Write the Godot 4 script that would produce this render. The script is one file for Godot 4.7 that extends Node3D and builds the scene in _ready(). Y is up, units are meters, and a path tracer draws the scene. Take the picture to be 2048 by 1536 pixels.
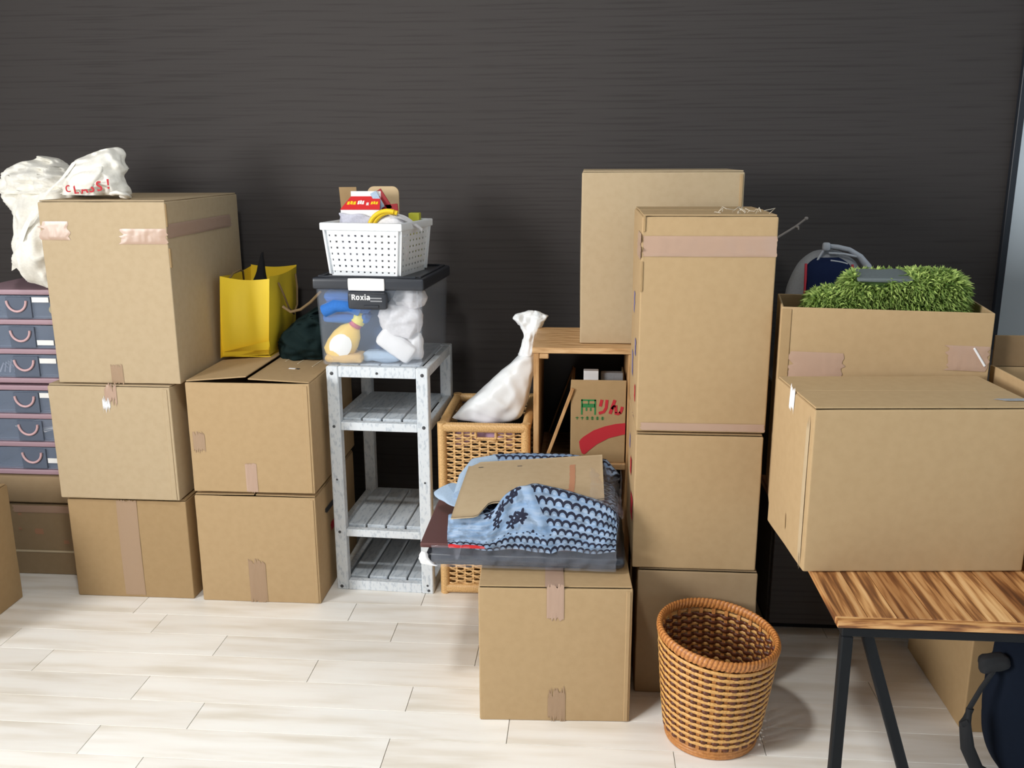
extends Node3D
# A corner of a room full of packing boxes in front of a dark wall.

# ------------------------------------------------------------------ mesh builder
class MB:
	var v := PackedVector3Array()
	var n := PackedVector3Array()
	var t := PackedVector2Array()
	var c := PackedColorArray()
	var idx := PackedInt32Array()
	var col := Color.WHITE
	var has_col := false

	func vert(p: Vector3, nn: Vector3, uv := Vector2.ZERO) -> int:
		v.append(p); n.append(nn); t.append(uv); c.append(col)
		return v.size() - 1

	func tri_i(i: int, j: int, k: int) -> void:
		var g := (v[j] - v[i]).cross(v[k] - v[i])
		if g.dot(n[i] + n[j] + n[k]) > 0.0:
			idx.append(i); idx.append(k); idx.append(j)
		else:
			idx.append(i); idx.append(j); idx.append(k)

	func face(pts: Array, hint: Vector3, uvs := []) -> void:
		var g: Vector3 = (pts[1] - pts[0]).cross(pts[2] - pts[0])
		if g.length() < 1e-12 and pts.size() > 3:
			g = (pts[2] - pts[0]).cross(pts[3] - pts[0])
		g = g.normalized()
		if g.dot(hint) < 0.0:
			g = -g
		var a := g.abs()
		var b := v.size()
		for i in pts.size():
			var p: Vector3 = pts[i]
			var uv := Vector2(p.x, p.y)
			if not uvs.is_empty():
				uv = uvs[i]
			elif a.x > a.y and a.x > a.z:
				uv = Vector2(p.z, p.y)
			elif a.y > a.z:
				uv = Vector2(p.x, p.z)
			vert(p, g, uv)
		for i in range(1, pts.size() - 1):
			tri_i(b, b + i, b + i + 1)

	func box(ce: Vector3, s: Vector3, bv := 0.0, B := Basis()) -> void:
		var h := s * 0.5
		bv = minf(bv, minf(h.x, minf(h.y, h.z)) * 0.9)
		var P := func(sg: Array, ax: int) -> Vector3:
			var q := Vector3.ZERO
			for k in 3:
				q[k] = sg[k] * (h[k] if k == ax else h[k] - bv)
			return ce + B * q
		for ax in 3:
			var b1 := (ax + 1) % 3
			var b2 := (ax + 2) % 3
			for sg in [-1, 1]:
				var pts := []
				for q in [[-1, -1], [1, -1], [1, 1], [-1, 1]]:
					var s3 := [0, 0, 0]
					s3[ax] = sg; s3[b1] = q[0]; s3[b2] = q[1]
					pts.append(P.call(s3, ax))
				var hn := Vector3.ZERO
				hn[ax] = sg
				face(pts, B * hn)
		if bv <= 0.0:
			return
		for ax in 3:
			var b1 := (ax + 1) % 3
			var cc := (ax + 2) % 3
			for s1 in [-1, 1]:
				for s2 in [-1, 1]:
					var lo := [0, 0, 0]
					lo[ax] = s1; lo[b1] = s2; lo[cc] = -1
					var hi := lo.duplicate()
					hi[cc] = 1
					var hn := Vector3.ZERO
					hn[ax] = s1; hn[b1] = s2
					face([P.call(lo, ax), P.call(hi, ax), P.call(hi, b1), P.call(lo, b1)], B * hn)
		for s1 in [-1, 1]:
			for s2 in [-1, 1]:
				for s3 in [-1, 1]:
					var sg := [s1, s2, s3]
					face([P.call(sg, 0), P.call(sg, 1), P.call(sg, 2)], B * Vector3(s1, s2, s3))

	# a straight bar of w x h section from a to b
	func bar(a: Vector3, b: Vector3, w: float, h: float, bv := 0.0, up := Vector3.UP) -> void:
		var d := b - a
		var zz := d.normalized()
		if absf(zz.dot(up)) > 0.98:
			up = Vector3.BACK
		var xx := up.cross(zz).normalized()
		var yy := zz.cross(xx)
		box((a + b) * 0.5, Vector3(w, h, d.length()), bv, Basis(xx, yy, zz))

	# smooth sheet f(u, v), u and v from 0 to 1
	func grid(nu: int, nv: int, f: Callable, flip := false, cf = null, wrap := false) -> void:
		var b := v.size()
		var pos := PackedVector3Array()
		for j in nv + 1:
			for i in nu + 1:
				pos.append(f.call(float(i) / nu, float(j) / nv))
		var nor := PackedVector3Array()
		nor.resize(pos.size())
		var w := nu + 1
		for j in nv:
			for i in nu:
				var p0 := j * w + i
				var g := (pos[p0 + w + 1] - pos[p0]).cross(pos[p0 + w] - pos[p0 + 1])
				if flip:
					g = -g
				nor[p0] += g; nor[p0 + 1] += g; nor[p0 + w] += g; nor[p0 + w + 1] += g
		if wrap:
			for j in nv + 1:
				var s := nor[j * w] + nor[j * w + nu]
				nor[j * w] = s; nor[j * w + nu] = s
		for j in nv + 1:
			for i in nu + 1:
				var k := j * w + i
				if cf != null:
					col = cf.call(float(i) / nu, float(j) / nv)
					has_col = true
				vert(pos[k], nor[k].normalized(), Vector2(float(i) / nu, float(j) / nv))
		for j in nv:
			for i in nu:
				var k := b + j * w + i
				tri_i(k, k + 1, k + w + 1)
				tri_i(k, k + w + 1, k + w)

	# round tube through points; radii: one per point or a single one
	func tube(pts: Array, rad, seg := 8, closed := false, flat := 1.0, up := Vector3.UP) -> void:
		var m := pts.size()
		var b := v.size()
		var rings := m + (1 if closed else 0)
		var prev := Vector3.ZERO
		for i in rings:
			var p: Vector3 = pts[i % m]
			var d: Vector3
			if closed:
				d = pts[(i + 1) % m] - pts[(i - 1 + m) % m]
			else:
				d = pts[mini(i + 1, m - 1)] - pts[maxi(i - 1, 0)]
			d = d.normalized()
			var xx := up.cross(d)
			if xx.length() < 0.05:
				xx = prev if prev != Vector3.ZERO else Vector3.RIGHT.cross(d)
			xx = xx.normalized()
			prev = xx
			var yy := d.cross(xx)
			var r: float = rad[i % m] if rad is Array else rad
			for k in seg + 1:
				var a := TAU * k / seg
				var o := xx * cos(a) * flat + yy * sin(a)
				var nn := (xx * cos(a) / flat + yy * sin(a)).normalized()
				vert(p + o * r, nn, Vector2(float(k) / seg, float(i) / rings))
		var w := seg + 1
		for i in rings - 1:
			for k in seg:
				var q := b + i * w + k
				tri_i(q, q + 1, q + w + 1)
				tri_i(q, q + w + 1, q + w)
		if not closed:
			for e in [0, rings - 1]:
				var d2: Vector3 = (pts[0] - pts[1]) if e == 0 else (pts[m - 1] - pts[m - 2])
				var ring := []
				for k in seg:
					ring.append(v[b + e * w + k])
				face(ring, d2)

	# turned shape: profile of Vector2(radius, height)
	func lathe(prof: Array, seg: int, ce := Vector3.ZERO, B := Basis()) -> void:
		grid(seg, prof.size() - 1, func(u: float, w: float) -> Vector3:
			var q: Vector2 = prof[int(round(w * (prof.size() - 1)))]
			return ce + B * Vector3(q.x * cos(-TAU * u), q.y, q.x * sin(-TAU * u)), false, null, true)

	# extruded outline in the xy plane, from z = 0 to z = depth, placed by T
	func prism(poly: PackedVector2Array, depth: float, T := Transform3D()) -> void:
		var ids := Geometry2D.triangulate_polygon(poly)
		for zz in [0.0, depth]:
			var hn := T.basis * Vector3(0, 0, 1.0 if zz > 0.0 else -1.0)
			for i in range(0, ids.size(), 3):
				var pts := []
				for k in 3:
					var q := poly[ids[i + k]]
					pts.append(T * Vector3(q.x, q.y, zz))
				face(pts, hn)
		var cw := Geometry2D.is_polygon_clockwise(poly)
		for i in poly.size():
			var a := poly[i]
			var b2 := poly[(i + 1) % poly.size()]
			var e := b2 - a
			var nn := Vector2(e.y, -e.x) * (-1.0 if cw else 1.0)
			face([T * Vector3(a.x, a.y, 0), T * Vector3(b2.x, b2.y, 0), T * Vector3(b2.x, b2.y, depth), T * Vector3(a.x, a.y, depth)], T.basis * Vector3(nn.x, nn.y, 0))

	# rounded box with bulging sides and, if wanted, wrinkles
	func softbox(ce: Vector3, s: Vector3, r: float, bulge: float, noise: FastNoiseLite = null, amp := 0.0, freq := 1.0, seg := 6, B := Basis(), open_top := false) -> void:
		var h := s * 0.5
		var b := v.size()
		var first := idx.size()
		for ax in 3:
			var b1 := (ax + 1) % 3
			var b2 := (ax + 2) % 3
			var l1 := _stops(h[b1], r, seg)
			var l2 := _stops(h[b2], r, seg)
			for sg in [-1.0, 1.0]:
				var st := v.size()
				for y in l2:
					for x in l1:
						var q := Vector3.ZERO
						q[ax] = sg * h[ax]; q[b1] = x; q[b2] = y
						var inn := q.clamp(-(h - Vector3.ONE * r), h - Vector3.ONE * r)
						var nn := (q - inn).normalized()
						var p := inn + nn * r
						for k in 3:
							var k1 := (k + 1) % 3
							var k2 := (k + 2) % 3
							p[k] += signf(p[k]) * bulge * clampf(absf(p[k]) / h[k] * 4.0 - 3.0, 0.0, 1.0) * (1.0 - pow(p[k1] / h[k1], 2)) * (1.0 - pow(p[k2] / h[k2], 2))
						if noise:
							p += nn * noise.get_noise_3dv((p + ce) * freq) * amp
						var uv := Vector2(p[b1], p[b2])
						if ax == 0:
							uv = Vector2(p.z, p.y)
						elif ax == 2:
							uv = Vector2(p.x, p.y)
						else:
							uv = Vector2(p.x, p.z)
						vert(ce + B * p, B * nn, uv)
				var w := l1.size()
				for j in l2.size() - 1:
					for i in w - 1:
						if open_top and ax == 1 and sg > 0.0 and i > 1 and i < w - 3 and j > 1 and j < l2.size() - 3:
							continue
						var k := st + j * w + i
						tri_i(k, k + 1, k + w + 1)
						tri_i(k, k + w + 1, k + w)
		weld(b, first)

	func _stops(h: float, r: float, seg: int) -> Array:
		var o := [-h, -h + r * 0.3, -h + r]
		for i in range(1, seg):
			o.append(lerpf(-h + r, h - r, float(i) / seg))
		o.append_array([h - r, h - r * 0.3, h])
		return o

	# smooth normals over shared places
	func weld(from_v: int, from_i: int) -> void:
		var sum := {}
		for i in range(from_i, idx.size(), 3):
			var g := (v[idx[i + 2]] - v[idx[i]]).cross(v[idx[i + 1]] - v[idx[i]])
			for k in 3:
				var key := (v[idx[i + k]] * 20000.0).round()
				sum[key] = sum.get(key, Vector3.ZERO) + g
		for i in range(from_v, v.size()):
			var key := (v[i] * 20000.0).round()
			if sum.has(key) and sum[key].length() > 1e-14:
				n[i] = sum[key].normalized()

	# soft body between a left and a right outline; thick: half depth per outline point
	func loft(L: Array, R: Array, thick: Array, nv: int, nu: int, noise: FastNoiseLite = null, amp := 0.0, freq = 1.0, ridged := false) -> void:
		var m := L.size() - 1
		var b := v.size()
		var first := idx.size()
		grid(nu, nv, func(u: float, w: float) -> Vector3:
			var f := w * m
			var i := mini(int(f), m - 1)
			var k := f - i
			var a: Vector3 = _cr(L, i, k)
			var c2: Vector3 = _cr(R, i, k)
			var th: float = lerpf(thick[i], thick[i + 1], k)
			var mid := (a + c2) * 0.5
			var ax := (c2 - a) * 0.5
			var dep := Vector3(-ax.z, 0, ax.x)
			dep = dep.normalized() if dep.length() > 1e-6 else Vector3.BACK
			var an := TAU * u
			var ca := cos(an)
			var sa := sin(an)
			var p := mid + ax * signf(ca) * pow(absf(ca), 0.8) + dep * th * signf(sa) * pow(absf(sa), 0.8)
			if noise:
				var nv2 := noise.get_noise_3dv(p * freq)
				if ridged:
					nv2 = 0.55 - 2.2 * absf(nv2)
				p += (dep * sa + ax.normalized() * ca * 0.4) * nv2 * amp
			return p, false, null, true)
		# close the ends
		var w2 := nu + 1
		for e in [0, nv]:
			var ring := []
			var cen := Vector3.ZERO
			for k in nu:
				ring.append(v[b + e * w2 + k])
				cen += v[b + e * w2 + k]
			cen /= nu
			var dirn: Vector3 = (cen - v[b + (1 if e == 0 else nv - 1) * w2])
			for k in nu:
				face([cen, ring[k], ring[(k + 1) % nu]], dirn)
		var flipped := 0.0
		var cc := Vector3.ZERO
		for i in range(b, b + w2 * (nv + 1)):
			cc += v[i]
		cc /= w2 * (nv + 1)
		for i in range(b, b + w2 * (nv + 1)):
			flipped += (v[i] - cc).dot(n[i])
		if flipped < 0.0:
			for i in range(b, b + w2 * (nv + 1)):
				n[i] = -n[i]
			for i in range(first, first + nu * nv * 6, 3):
				var q := idx[i + 1]
				idx[i + 1] = idx[i + 2]
				idx[i + 2] = q

	func _cr(P: Array, i: int, k: float) -> Vector3:
		var p0: Vector3 = P[maxi(i - 1, 0)]
		var p1: Vector3 = P[i]
		var p2: Vector3 = P[i + 1]
		var p3: Vector3 = P[mini(i + 2, P.size() - 1)]
		return p1.cubic_interpolate(p2, p0, p3, k)

	func mesh(shift := Vector3.ZERO) -> ArrayMesh:
		var a := []
		a.resize(Mesh.ARRAY_MAX)
		var vv := v.duplicate()
		if shift != Vector3.ZERO:
			for i in vv.size():
				vv[i] = vv[i] + shift
		a[Mesh.ARRAY_VERTEX] = vv
		a[Mesh.ARRAY_NORMAL] = n
		a[Mesh.ARRAY_TEX_UV] = t
		if has_col:
			a[Mesh.ARRAY_COLOR] = c
		a[Mesh.ARRAY_INDEX] = idx
		var m := ArrayMesh.new()
		m.add_surface_from_arrays(Mesh.PRIMITIVE_TRIANGLES, a)
		return m

# ------------------------------------------------------------------ scene helpers
var used := {}
var rng := RandomNumberGenerator.new()
var wrinkle := FastNoiseLite.new()
var M := {}

func numbered(called: String) -> String:
	if not used.has(called):
		used[called] = 0
		return called
	used[called] += 1
	return "%s_%03d" % [called, used[called]]

func metas(o: Node3D, label: String, category: String, group := "") -> void:
	o.set_meta("label", label)
	o.set_meta("category", category)
	if group:
		o.set_meta("group", group)

# a Node3D at a thing's base, whose children are its parts
func thing(called: String, label: String, category: String, at := Vector3.ZERO, turn := 0.0, group := "") -> Node3D:
	var o := Node3D.new()
	o.name = numbered(called)
	add_child(o)
	o.position = at
	o.rotation.y = turn
	metas(o, label, category, group)
	return o

# a part; b is in the parent's own axes, or in the room's when world is true
func part(parent: Node3D, called: String, b: MB, m: Material, world := false) -> MeshInstance3D:
	var o := MeshInstance3D.new()
	o.name = called
	var sh := Vector3.ZERO
	if world:
		var q: Node = parent
		while q != self:
			sh -= (q as Node3D).position
			q = q.get_parent()
	o.mesh = b.mesh(sh)
	o.material_override = m
	parent.add_child(o, true)
	return o

func solo(called: String, b: MB, m: Material, label: String, category: String, group := "") -> MeshInstance3D:
	var o := MeshInstance3D.new()
	o.name = numbered(called)
	var lo := Vector3(1e9, 1e9, 1e9)
	var hi := -lo
	for p in b.v:
		lo = lo.min(p); hi = hi.max(p)
	var base := Vector3((lo.x + hi.x) * 0.5, lo.y, (lo.z + hi.z) * 0.5)
	o.mesh = b.mesh(-base)
	o.position = base
	o.material_override = m
	add_child(o)
	metas(o, label, category, group)
	return o

func struct(called: String, b: MB, m: Material) -> MeshInstance3D:
	var o := MeshInstance3D.new()
	o.name = called
	o.mesh = b.mesh()
	o.material_override = m
	o.set_meta("kind", "structure")
	add_child(o, true)
	return o

func mat(key: String, col: Color, rough := 0.7, metal := 0.0) -> StandardMaterial3D:
	var m := StandardMaterial3D.new()
	m.albedo_color = col
	m.roughness = rough
	m.metallic = metal
	m.resource_name = key
	M[key] = m
	return m

func two_sided(m: StandardMaterial3D) -> StandardMaterial3D:
	m.cull_mode = BaseMaterial3D.CULL_DISABLED
	return m

func rgb(r: float, g: float, b: float) -> Color:
	return Color(r / 255.0, g / 255.0, b / 255.0)

func noise(sd: int, freq: float, oct := 4) -> FastNoiseLite:
	var f := FastNoiseLite.new()
	f.seed = sd
	f.noise_type = FastNoiseLite.TYPE_SIMPLEX_SMOOTH
	f.frequency = freq
	f.fractal_octaves = oct
	return f

# seamless noise run through a colour ramp
func ramp_tex(sd: int, freq: float, oct: int, offs: Array, cols: Array, side := 512) -> ImageTexture:
	var src := noise(sd, freq, oct).get_seamless_image(side, side)
	src.convert(Image.FORMAT_L8)
	var data := src.get_data()
	var g := Gradient.new()
	g.offsets = PackedFloat32Array(offs)
	g.colors = PackedColorArray(cols)
	var lut := []
	for i in 256:
		var q := g.sample(i / 255.0)
		lut.append([int(q.r * 255.0), int(q.g * 255.0), int(q.b * 255.0)])
	var o := PackedByteArray()
	o.resize(side * side * 3)
	for i in data.size():
		var q: Array = lut[data[i]]
		o[i * 3] = q[0]; o[i * 3 + 1] = q[1]; o[i * 3 + 2] = q[2]
	return ImageTexture.create_from_image(Image.create_from_data(side, side, false, Image.FORMAT_RGB8, o))

func tri(m: StandardMaterial3D, sc: Vector3, world := false) -> StandardMaterial3D:
	m.uv1_triplanar = true
	m.uv1_world_triplanar = world
	m.uv1_scale = sc
	m.uv1_triplanar_sharpness = 4.0
	return m

# ------------------------------------------------------------------ cardboard boxes
var dims := {}

# at: middle of the bottom edge of the front; local axes x right, y up, front at z = 0, depth towards -z
func carton(label: String, at: Vector3, s: Vector3, turn: float, m: Material, seam := "x", group := "cardboard moving boxes", bulge := 0.003, lift := 0.0) -> Node3D:
	var o := thing("cardboard_box", label, "box", at, turn, group)
	dims[o] = [s, bulge]
	var th := 0.0045
	var hb := s.y - (th if seam else 0.0)
	var b := MB.new()
	b.softbox(Vector3(0, hb * 0.5, -s.z * 0.5), Vector3(s.x, hb, s.z), 0.0045, bulge, wrinkle, 0.0012, 7.0, 8, Basis(), seam != "")
	part(o, "body", b, m)
	if seam:
		for k in 2:
			var sg := -1.0 if k == 0 else 1.0
			b = MB.new()
			var tilt := lift * (1.0 if k == 0 else 0.55)
			if seam == "z":
				var w := s.x * 0.5 - 0.0042
				b.softbox(Vector3(-sg * w * 0.5, 0, 0), Vector3(w, th, s.z - 0.0135), 0.002, 0.0, null, 0, 1, 3)
				var f := part(o, "flap", b, m)
				f.position = Vector3(sg * (s.x * 0.5 - 0.002), hb + th * 0.5 + 0.0005, -s.z * 0.5)
				f.rotation.z = -sg * tilt
			else:
				var d := s.z * 0.5 - 0.0085
				b.softbox(Vector3(0, 0, -sg * d * 0.5), Vector3(s.x - 0.006, th, d), 0.002, 0.0, null, 0, 1, 3)
				var f := part(o, "flap", b, m)
				f.position = Vector3(0, hb + th * 0.5 + 0.0005, (0.0 if sg > 0 else -s.z) - sg * 0.007)
				f.rotation.x = sg * tilt
	return o

# four walls and a floor, open at the top
func open_carton(label: String, at: Vector3, s: Vector3, turn: float, m: Material, group := "cardboard moving boxes") -> Node3D:
	var o := thing("cardboard_box", label, "box", at, turn, group)
	dims[o] = [s, 0.0]
	var th := 0.0055
	var b := MB.new()
	b.softbox(Vector3(0, s.y * 0.5, -th * 0.5), Vector3(s.x, s.y, th), 0.0025, 0.0, null, 0, 1, 6)
	part(o, "front_wall", b, m)
	b = MB.new()
	b.softbox(Vector3(0, s.y * 0.5, -s.z + th * 0.5), Vector3(s.x, s.y, th), 0.0025, 0.0, null, 0, 1, 6)
	part(o, "back_wall", b, m)
	for sg in [-1.0, 1.0]:
		b = MB.new()
		b.softbox(Vector3(sg * (s.x - th) * 0.5, s.y * 0.5, -s.z * 0.5), Vector3(th, s.y, s.z - 2.0 * th), 0.0025, 0.0, null, 0, 1, 6)
		part(o, "side_wall", b, m)
	b = MB.new()
	b.box(Vector3(0, th * 0.5, -s.z * 0.5), Vector3(s.x - 2 * th, th, s.z - 2 * th))
	part(o, "bottom", b, m)
	return o

# a strip of tape stuck on a face: a, b opposite corners on that face; rag: how torn its ends are
func tape(o: Node3D, face: String, a: Vector2, b2: Vector2, along_x := true, rag := 0.004, crease := 0.0008, called := "tape", m: Material = null) -> void:
	var s: Vector3 = dims[o][0]
	var bulge: float = dims[o][1]
	var sd := rng.randf() * 100.0
	var b := MB.new()
	b.grid(28, 10, func(u: float, w: float) -> Vector3:
		var p := Vector2(lerpf(a.x, b2.x, u), lerpf(a.y, b2.y, w))
		var e := minf(minf(u, 1 - u), minf(w, 1 - w))
		if along_x:
			p.x += wrinkle.get_noise_2d(w * 9.0 + sd, u * 0.5) * rag * (2.0 * absf(u - 0.5)) * 2.0
		else:
			p.y += wrinkle.get_noise_2d(u * 9.0 + sd, w * 0.5) * rag * (2.0 * absf(w - 0.5)) * 2.0
		var bump := (0.5 + 0.5 * wrinkle.get_noise_2d((p.x + sd) * 60.0, p.y * 18.0)) * crease * smoothstep(0.0, 0.12, e)
		var q := Vector3.ZERO
		var lift := 0.0009 + bump
		if face == "front":
			lift += bulge * (1.0 - pow(clampf(p.x / (s.x * 0.5), -1, 1), 2)) * (1.0 - pow(clampf(p.y / (s.y * 0.5) - 1.0, -1, 1), 2)) + 0.0004
			q = Vector3(p.x, p.y, lift)
		elif face == "top":
			q = Vector3(p.x, s.y + 0.001 + lift, p.y)
		else:
			var sg := 1.0 if face == "right" else -1.0
			lift += bulge * (1.0 - pow(clampf(p.x / (s.z * 0.5) + 1.0, -1, 1), 2)) * (1.0 - pow(clampf(p.y / (s.y * 0.5) - 1.0, -1, 1), 2)) + 0.0004
			q = Vector3(sg * (s.x * 0.5 + lift), p.y, p.x)
		return q)
	part(o, called, b, m if m else M.tape)

# the cut edge of the side panel where a box is glued, a narrow strip down the front
func glue_edge(o: Node3D, x: float, m: Material) -> void:
	var s: Vector3 = dims[o][0]
	var b := MB.new()
	b.box(Vector3(x, s.y * 0.5 - 0.003, 0.0006), Vector3(s.x * 0.5 - x, s.y - 0.014, 0.004), 0.0012)
	b.v = b.v
	part(o, "glue_edge", b, m)

func materials() -> void:
	wrinkle.seed = 11
	wrinkle.frequency = 1.0
	wrinkle.fractal_octaves = 3
	rng.seed = 4
	# cardboard: faint mottling and flute lines
	var mott := ramp_tex(3, 0.02, 5, [0.1, 0.5, 0.9], [rgb(249, 248, 246), rgb(252, 252, 251), rgb(255, 255, 255)])
	for k in [["card", rgb(184, 156, 118)], ["card_pale", rgb(189, 168, 137)], ["card_brown", rgb(170, 142, 104)], ["card_old", rgb(160, 137, 107)]]:
		var m := tri(mat(k[0], k[1], 0.78), Vector3(3.0, 3.0, 3.0))
		m.albedo_texture = mott
		m.metallic_specular = 0.3
	mat("tape", rgb(182, 152, 132), 0.28)
	two_sided(mat("tape_old", rgb(164, 136, 109), 0.36))
	two_sided(M.tape)
	M.tape.clearcoat_enabled = true
	M.tape.clearcoat = 0.15
	M.tape.clearcoat_roughness = 0.25
	# wall: dark paper with horizontal grain
	var wt := ramp_tex(21, 0.011, 5, [0.0, 0.26, 0.36, 0.52, 0.8, 1.0], [rgb(224, 222, 221), rgb(234, 233, 232), rgb(248, 247, 247), rgb(251, 250, 250), rgb(253, 253, 252), rgb(255, 255, 255)])
	var wm := tri(mat("wall_dark", rgb(73, 69, 68), 0.75), Vector3(0.27, 13.0, 0.27), true)
	wm.albedo_texture = wt
	wm.metallic_specular = 0.35
	mat("wall_white", rgb(150, 150, 150), 0.9)
	mat("wall_blue", rgb(226, 242, 255), 0.85)
	mat("ceiling_white", rgb(128, 127, 125), 0.9)
	mat("gap", rgb(150, 145, 134), 0.9)
	# floor boards, four tones of one pale whitewashed wood
	var fl := ramp_tex(31, 0.009, 5, [0.0, 0.3, 0.5, 0.7, 1.0], [rgb(229, 223, 211), rgb(243, 239, 231), rgb(250, 248, 243), rgb(253, 252, 248), rgb(255, 255, 252)])
	for i in 4:
		var tone: Color = [rgb(255, 253, 251), rgb(250, 248, 246), rgb(255, 254, 253), rgb(247, 245, 243)][i]
		var m := mat("board%d" % i, tone, 0.34)
		m.albedo_texture = fl
		m.metallic_specular = 0.45
	# whitewashed, worn wood
	var ww := ramp_tex(41, 0.02, 5, [0.0, 0.3, 0.37, 0.46, 1.0], [rgb(212, 218, 224), rgb(232, 236, 240), rgb(247, 249, 251), rgb(251, 253, 254), rgb(255, 255, 255)])
	var m2 := tri(mat("whitewash", rgb(226, 231, 236), 0.6), Vector3(7, 3.0, 7))
	m2.albedo_texture = ww
	m2 = tri(mat("whitewash_slat", rgb(214, 221, 228), 0.6), Vector3(7, 7, 1.6))
	m2.albedo_texture = ww
	# pine and birch
	var pine := ramp_tex(51, 0.01, 4, [0.0, 0.4, 0.6, 1.0], [rgb(196, 168, 132), rgb(226, 204, 172), rgb(240, 222, 194), rgb(255, 244, 222)])
	m2 = tri(mat("pine", rgb(222, 196, 164), 0.55), Vector3(1.6, 9, 9))
	m2.albedo_texture = pine
	m2 = tri(mat("pine_up", rgb(208, 176, 138), 0.55), Vector3(9, 1.4, 9))
	m2.albedo_texture = pine
	# scorched table boards, grain running away from the front
	var sc := ramp_tex(61, 0.012, 5, [0.0, 0.24, 0.40, 0.52, 0.7, 1.0], [rgb(92, 58, 34), rgb(124, 80, 46), rgb(170, 120, 74), rgb(208, 160, 108), rgb(226, 184, 134), rgb(240, 208, 162)])
	for i in 3:
		var tone2: Color = [rgb(232, 220, 204), rgb(250, 244, 232), rgb(206, 186, 164)][i]
		m2 = mat("scorched%d" % i, tone2, 0.5)
		m2.albedo_texture = sc
	m2 = tri(mat("scorched_edge", rgb(236, 222, 200), 0.5), Vector3(1.2, 10, 10))
	m2.albedo_texture = sc
	mat("black_metal", rgb(22, 24, 27), 0.6)
	M.black_metal.metallic_specular = 0.3
	# wicker
	var wk := ramp_tex(71, 0.03, 3, [0.0, 0.5, 1.0], [rgb(204, 186, 160), rgb(236, 224, 204), rgb(255, 250, 240)], 256)
	m2 = tri(mat("rattan", rgb(240, 206, 156), 0.5), Vector3(14, 14, 14))
	m2.albedo_texture = wk
	m2 = tri(mat("rattan_pole", rgb(236, 200, 148), 0.42), Vector3(20, 20, 20))
	m2.albedo_texture = wk
	m2 = tri(mat("cane_light", rgb(236, 190, 124), 0.42), Vector3(14, 14, 14))
	m2.albedo_texture = wk
	m2 = tri(mat("cane_dark", rgb(104, 56, 34), 0.45), Vector3(14, 14, 14))
	m2.albedo_texture = wk
	m2 = tri(mat("cane_rim", rgb(222, 158, 98), 0.42), Vector3(14, 14, 14))
	m2.albedo_texture = wk
	m2.vertex_color_use_as_albedo = true
	# plastics
	mat("white_plastic", rgb(236, 240, 244), 0.4)
	mat("black_plastic", rgb(44, 48, 56), 0.35)
	mat("label_white", rgb(246, 246, 244), 0.6)
	mat("grey_print", rgb(150, 152, 156), 0.6)
	var cl := mat("clear_plastic", Color(0.84, 0.88, 0.94, 0.085), 0.27)
	cl.transparency = BaseMaterial3D.TRANSPARENCY_ALPHA
	cl = mat("drawer_plastic", Color(0.66, 0.72, 0.82, 0.26), 0.3)
	cl.transparency = BaseMaterial3D.TRANSPARENCY_ALPHA
	cl = mat("film", Color(0.80, 0.82, 0.88, 0.13), 0.26)
	cl.transparency = BaseMaterial3D.TRANSPARENCY_ALPHA
	cl.clearcoat_enabled = true
	cl.clearcoat = 1.0
	cl.clearcoat_roughness = 0.1
	two_sided(cl)
	cl = mat("pane", Color(0.96, 0.98, 1.0, 0.06), 0.02)
	cl.transparency = BaseMaterial3D.TRANSPARENCY_ALPHA
	mat("drawer_frame", rgb(172, 142, 153), 0.45)
	mat("drawer_dark", rgb(92, 102, 120), 0.7)
	mat("handle_pink", rgb(216, 178, 181), 0.4)
	# cloth
	var weave := ramp_tex(81, 0.05, 2, [0.0, 0.5, 1.0], [rgb(240, 240, 240), rgb(248, 248, 248), rgb(255, 255, 255)], 256)
	for k in [["canvas", rgb(250, 247, 238), 8.0], ["white_cloth", rgb(238, 237, 241), 8.0], ["blue_towel", rgb(62, 122, 204), 10.0], ["navy", rgb(26, 36, 66), 8.0], ["navy_dark", rgb(24, 31, 44), 8.0],
			["dark_green", rgb(28, 42, 42), 8.0], ["grey_cloth", rgb(150, 152, 156), 8.0], ["tan_cloth", rgb(226, 190, 128), 8.0], ["pale_blue", rgb(176, 198, 222), 9.0], ["lavender", rgb(208, 208, 222), 9.0],
			["denim", rgb(88, 116, 158), 9.0], ["rug_back", rgb(108, 116, 118), 8.0]]:
		var m := two_sided(tri(mat(k[0], k[1], 0.9), Vector3.ONE * k[2]))
		m.albedo_texture = weave
		m.metallic_specular = 0.2
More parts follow.
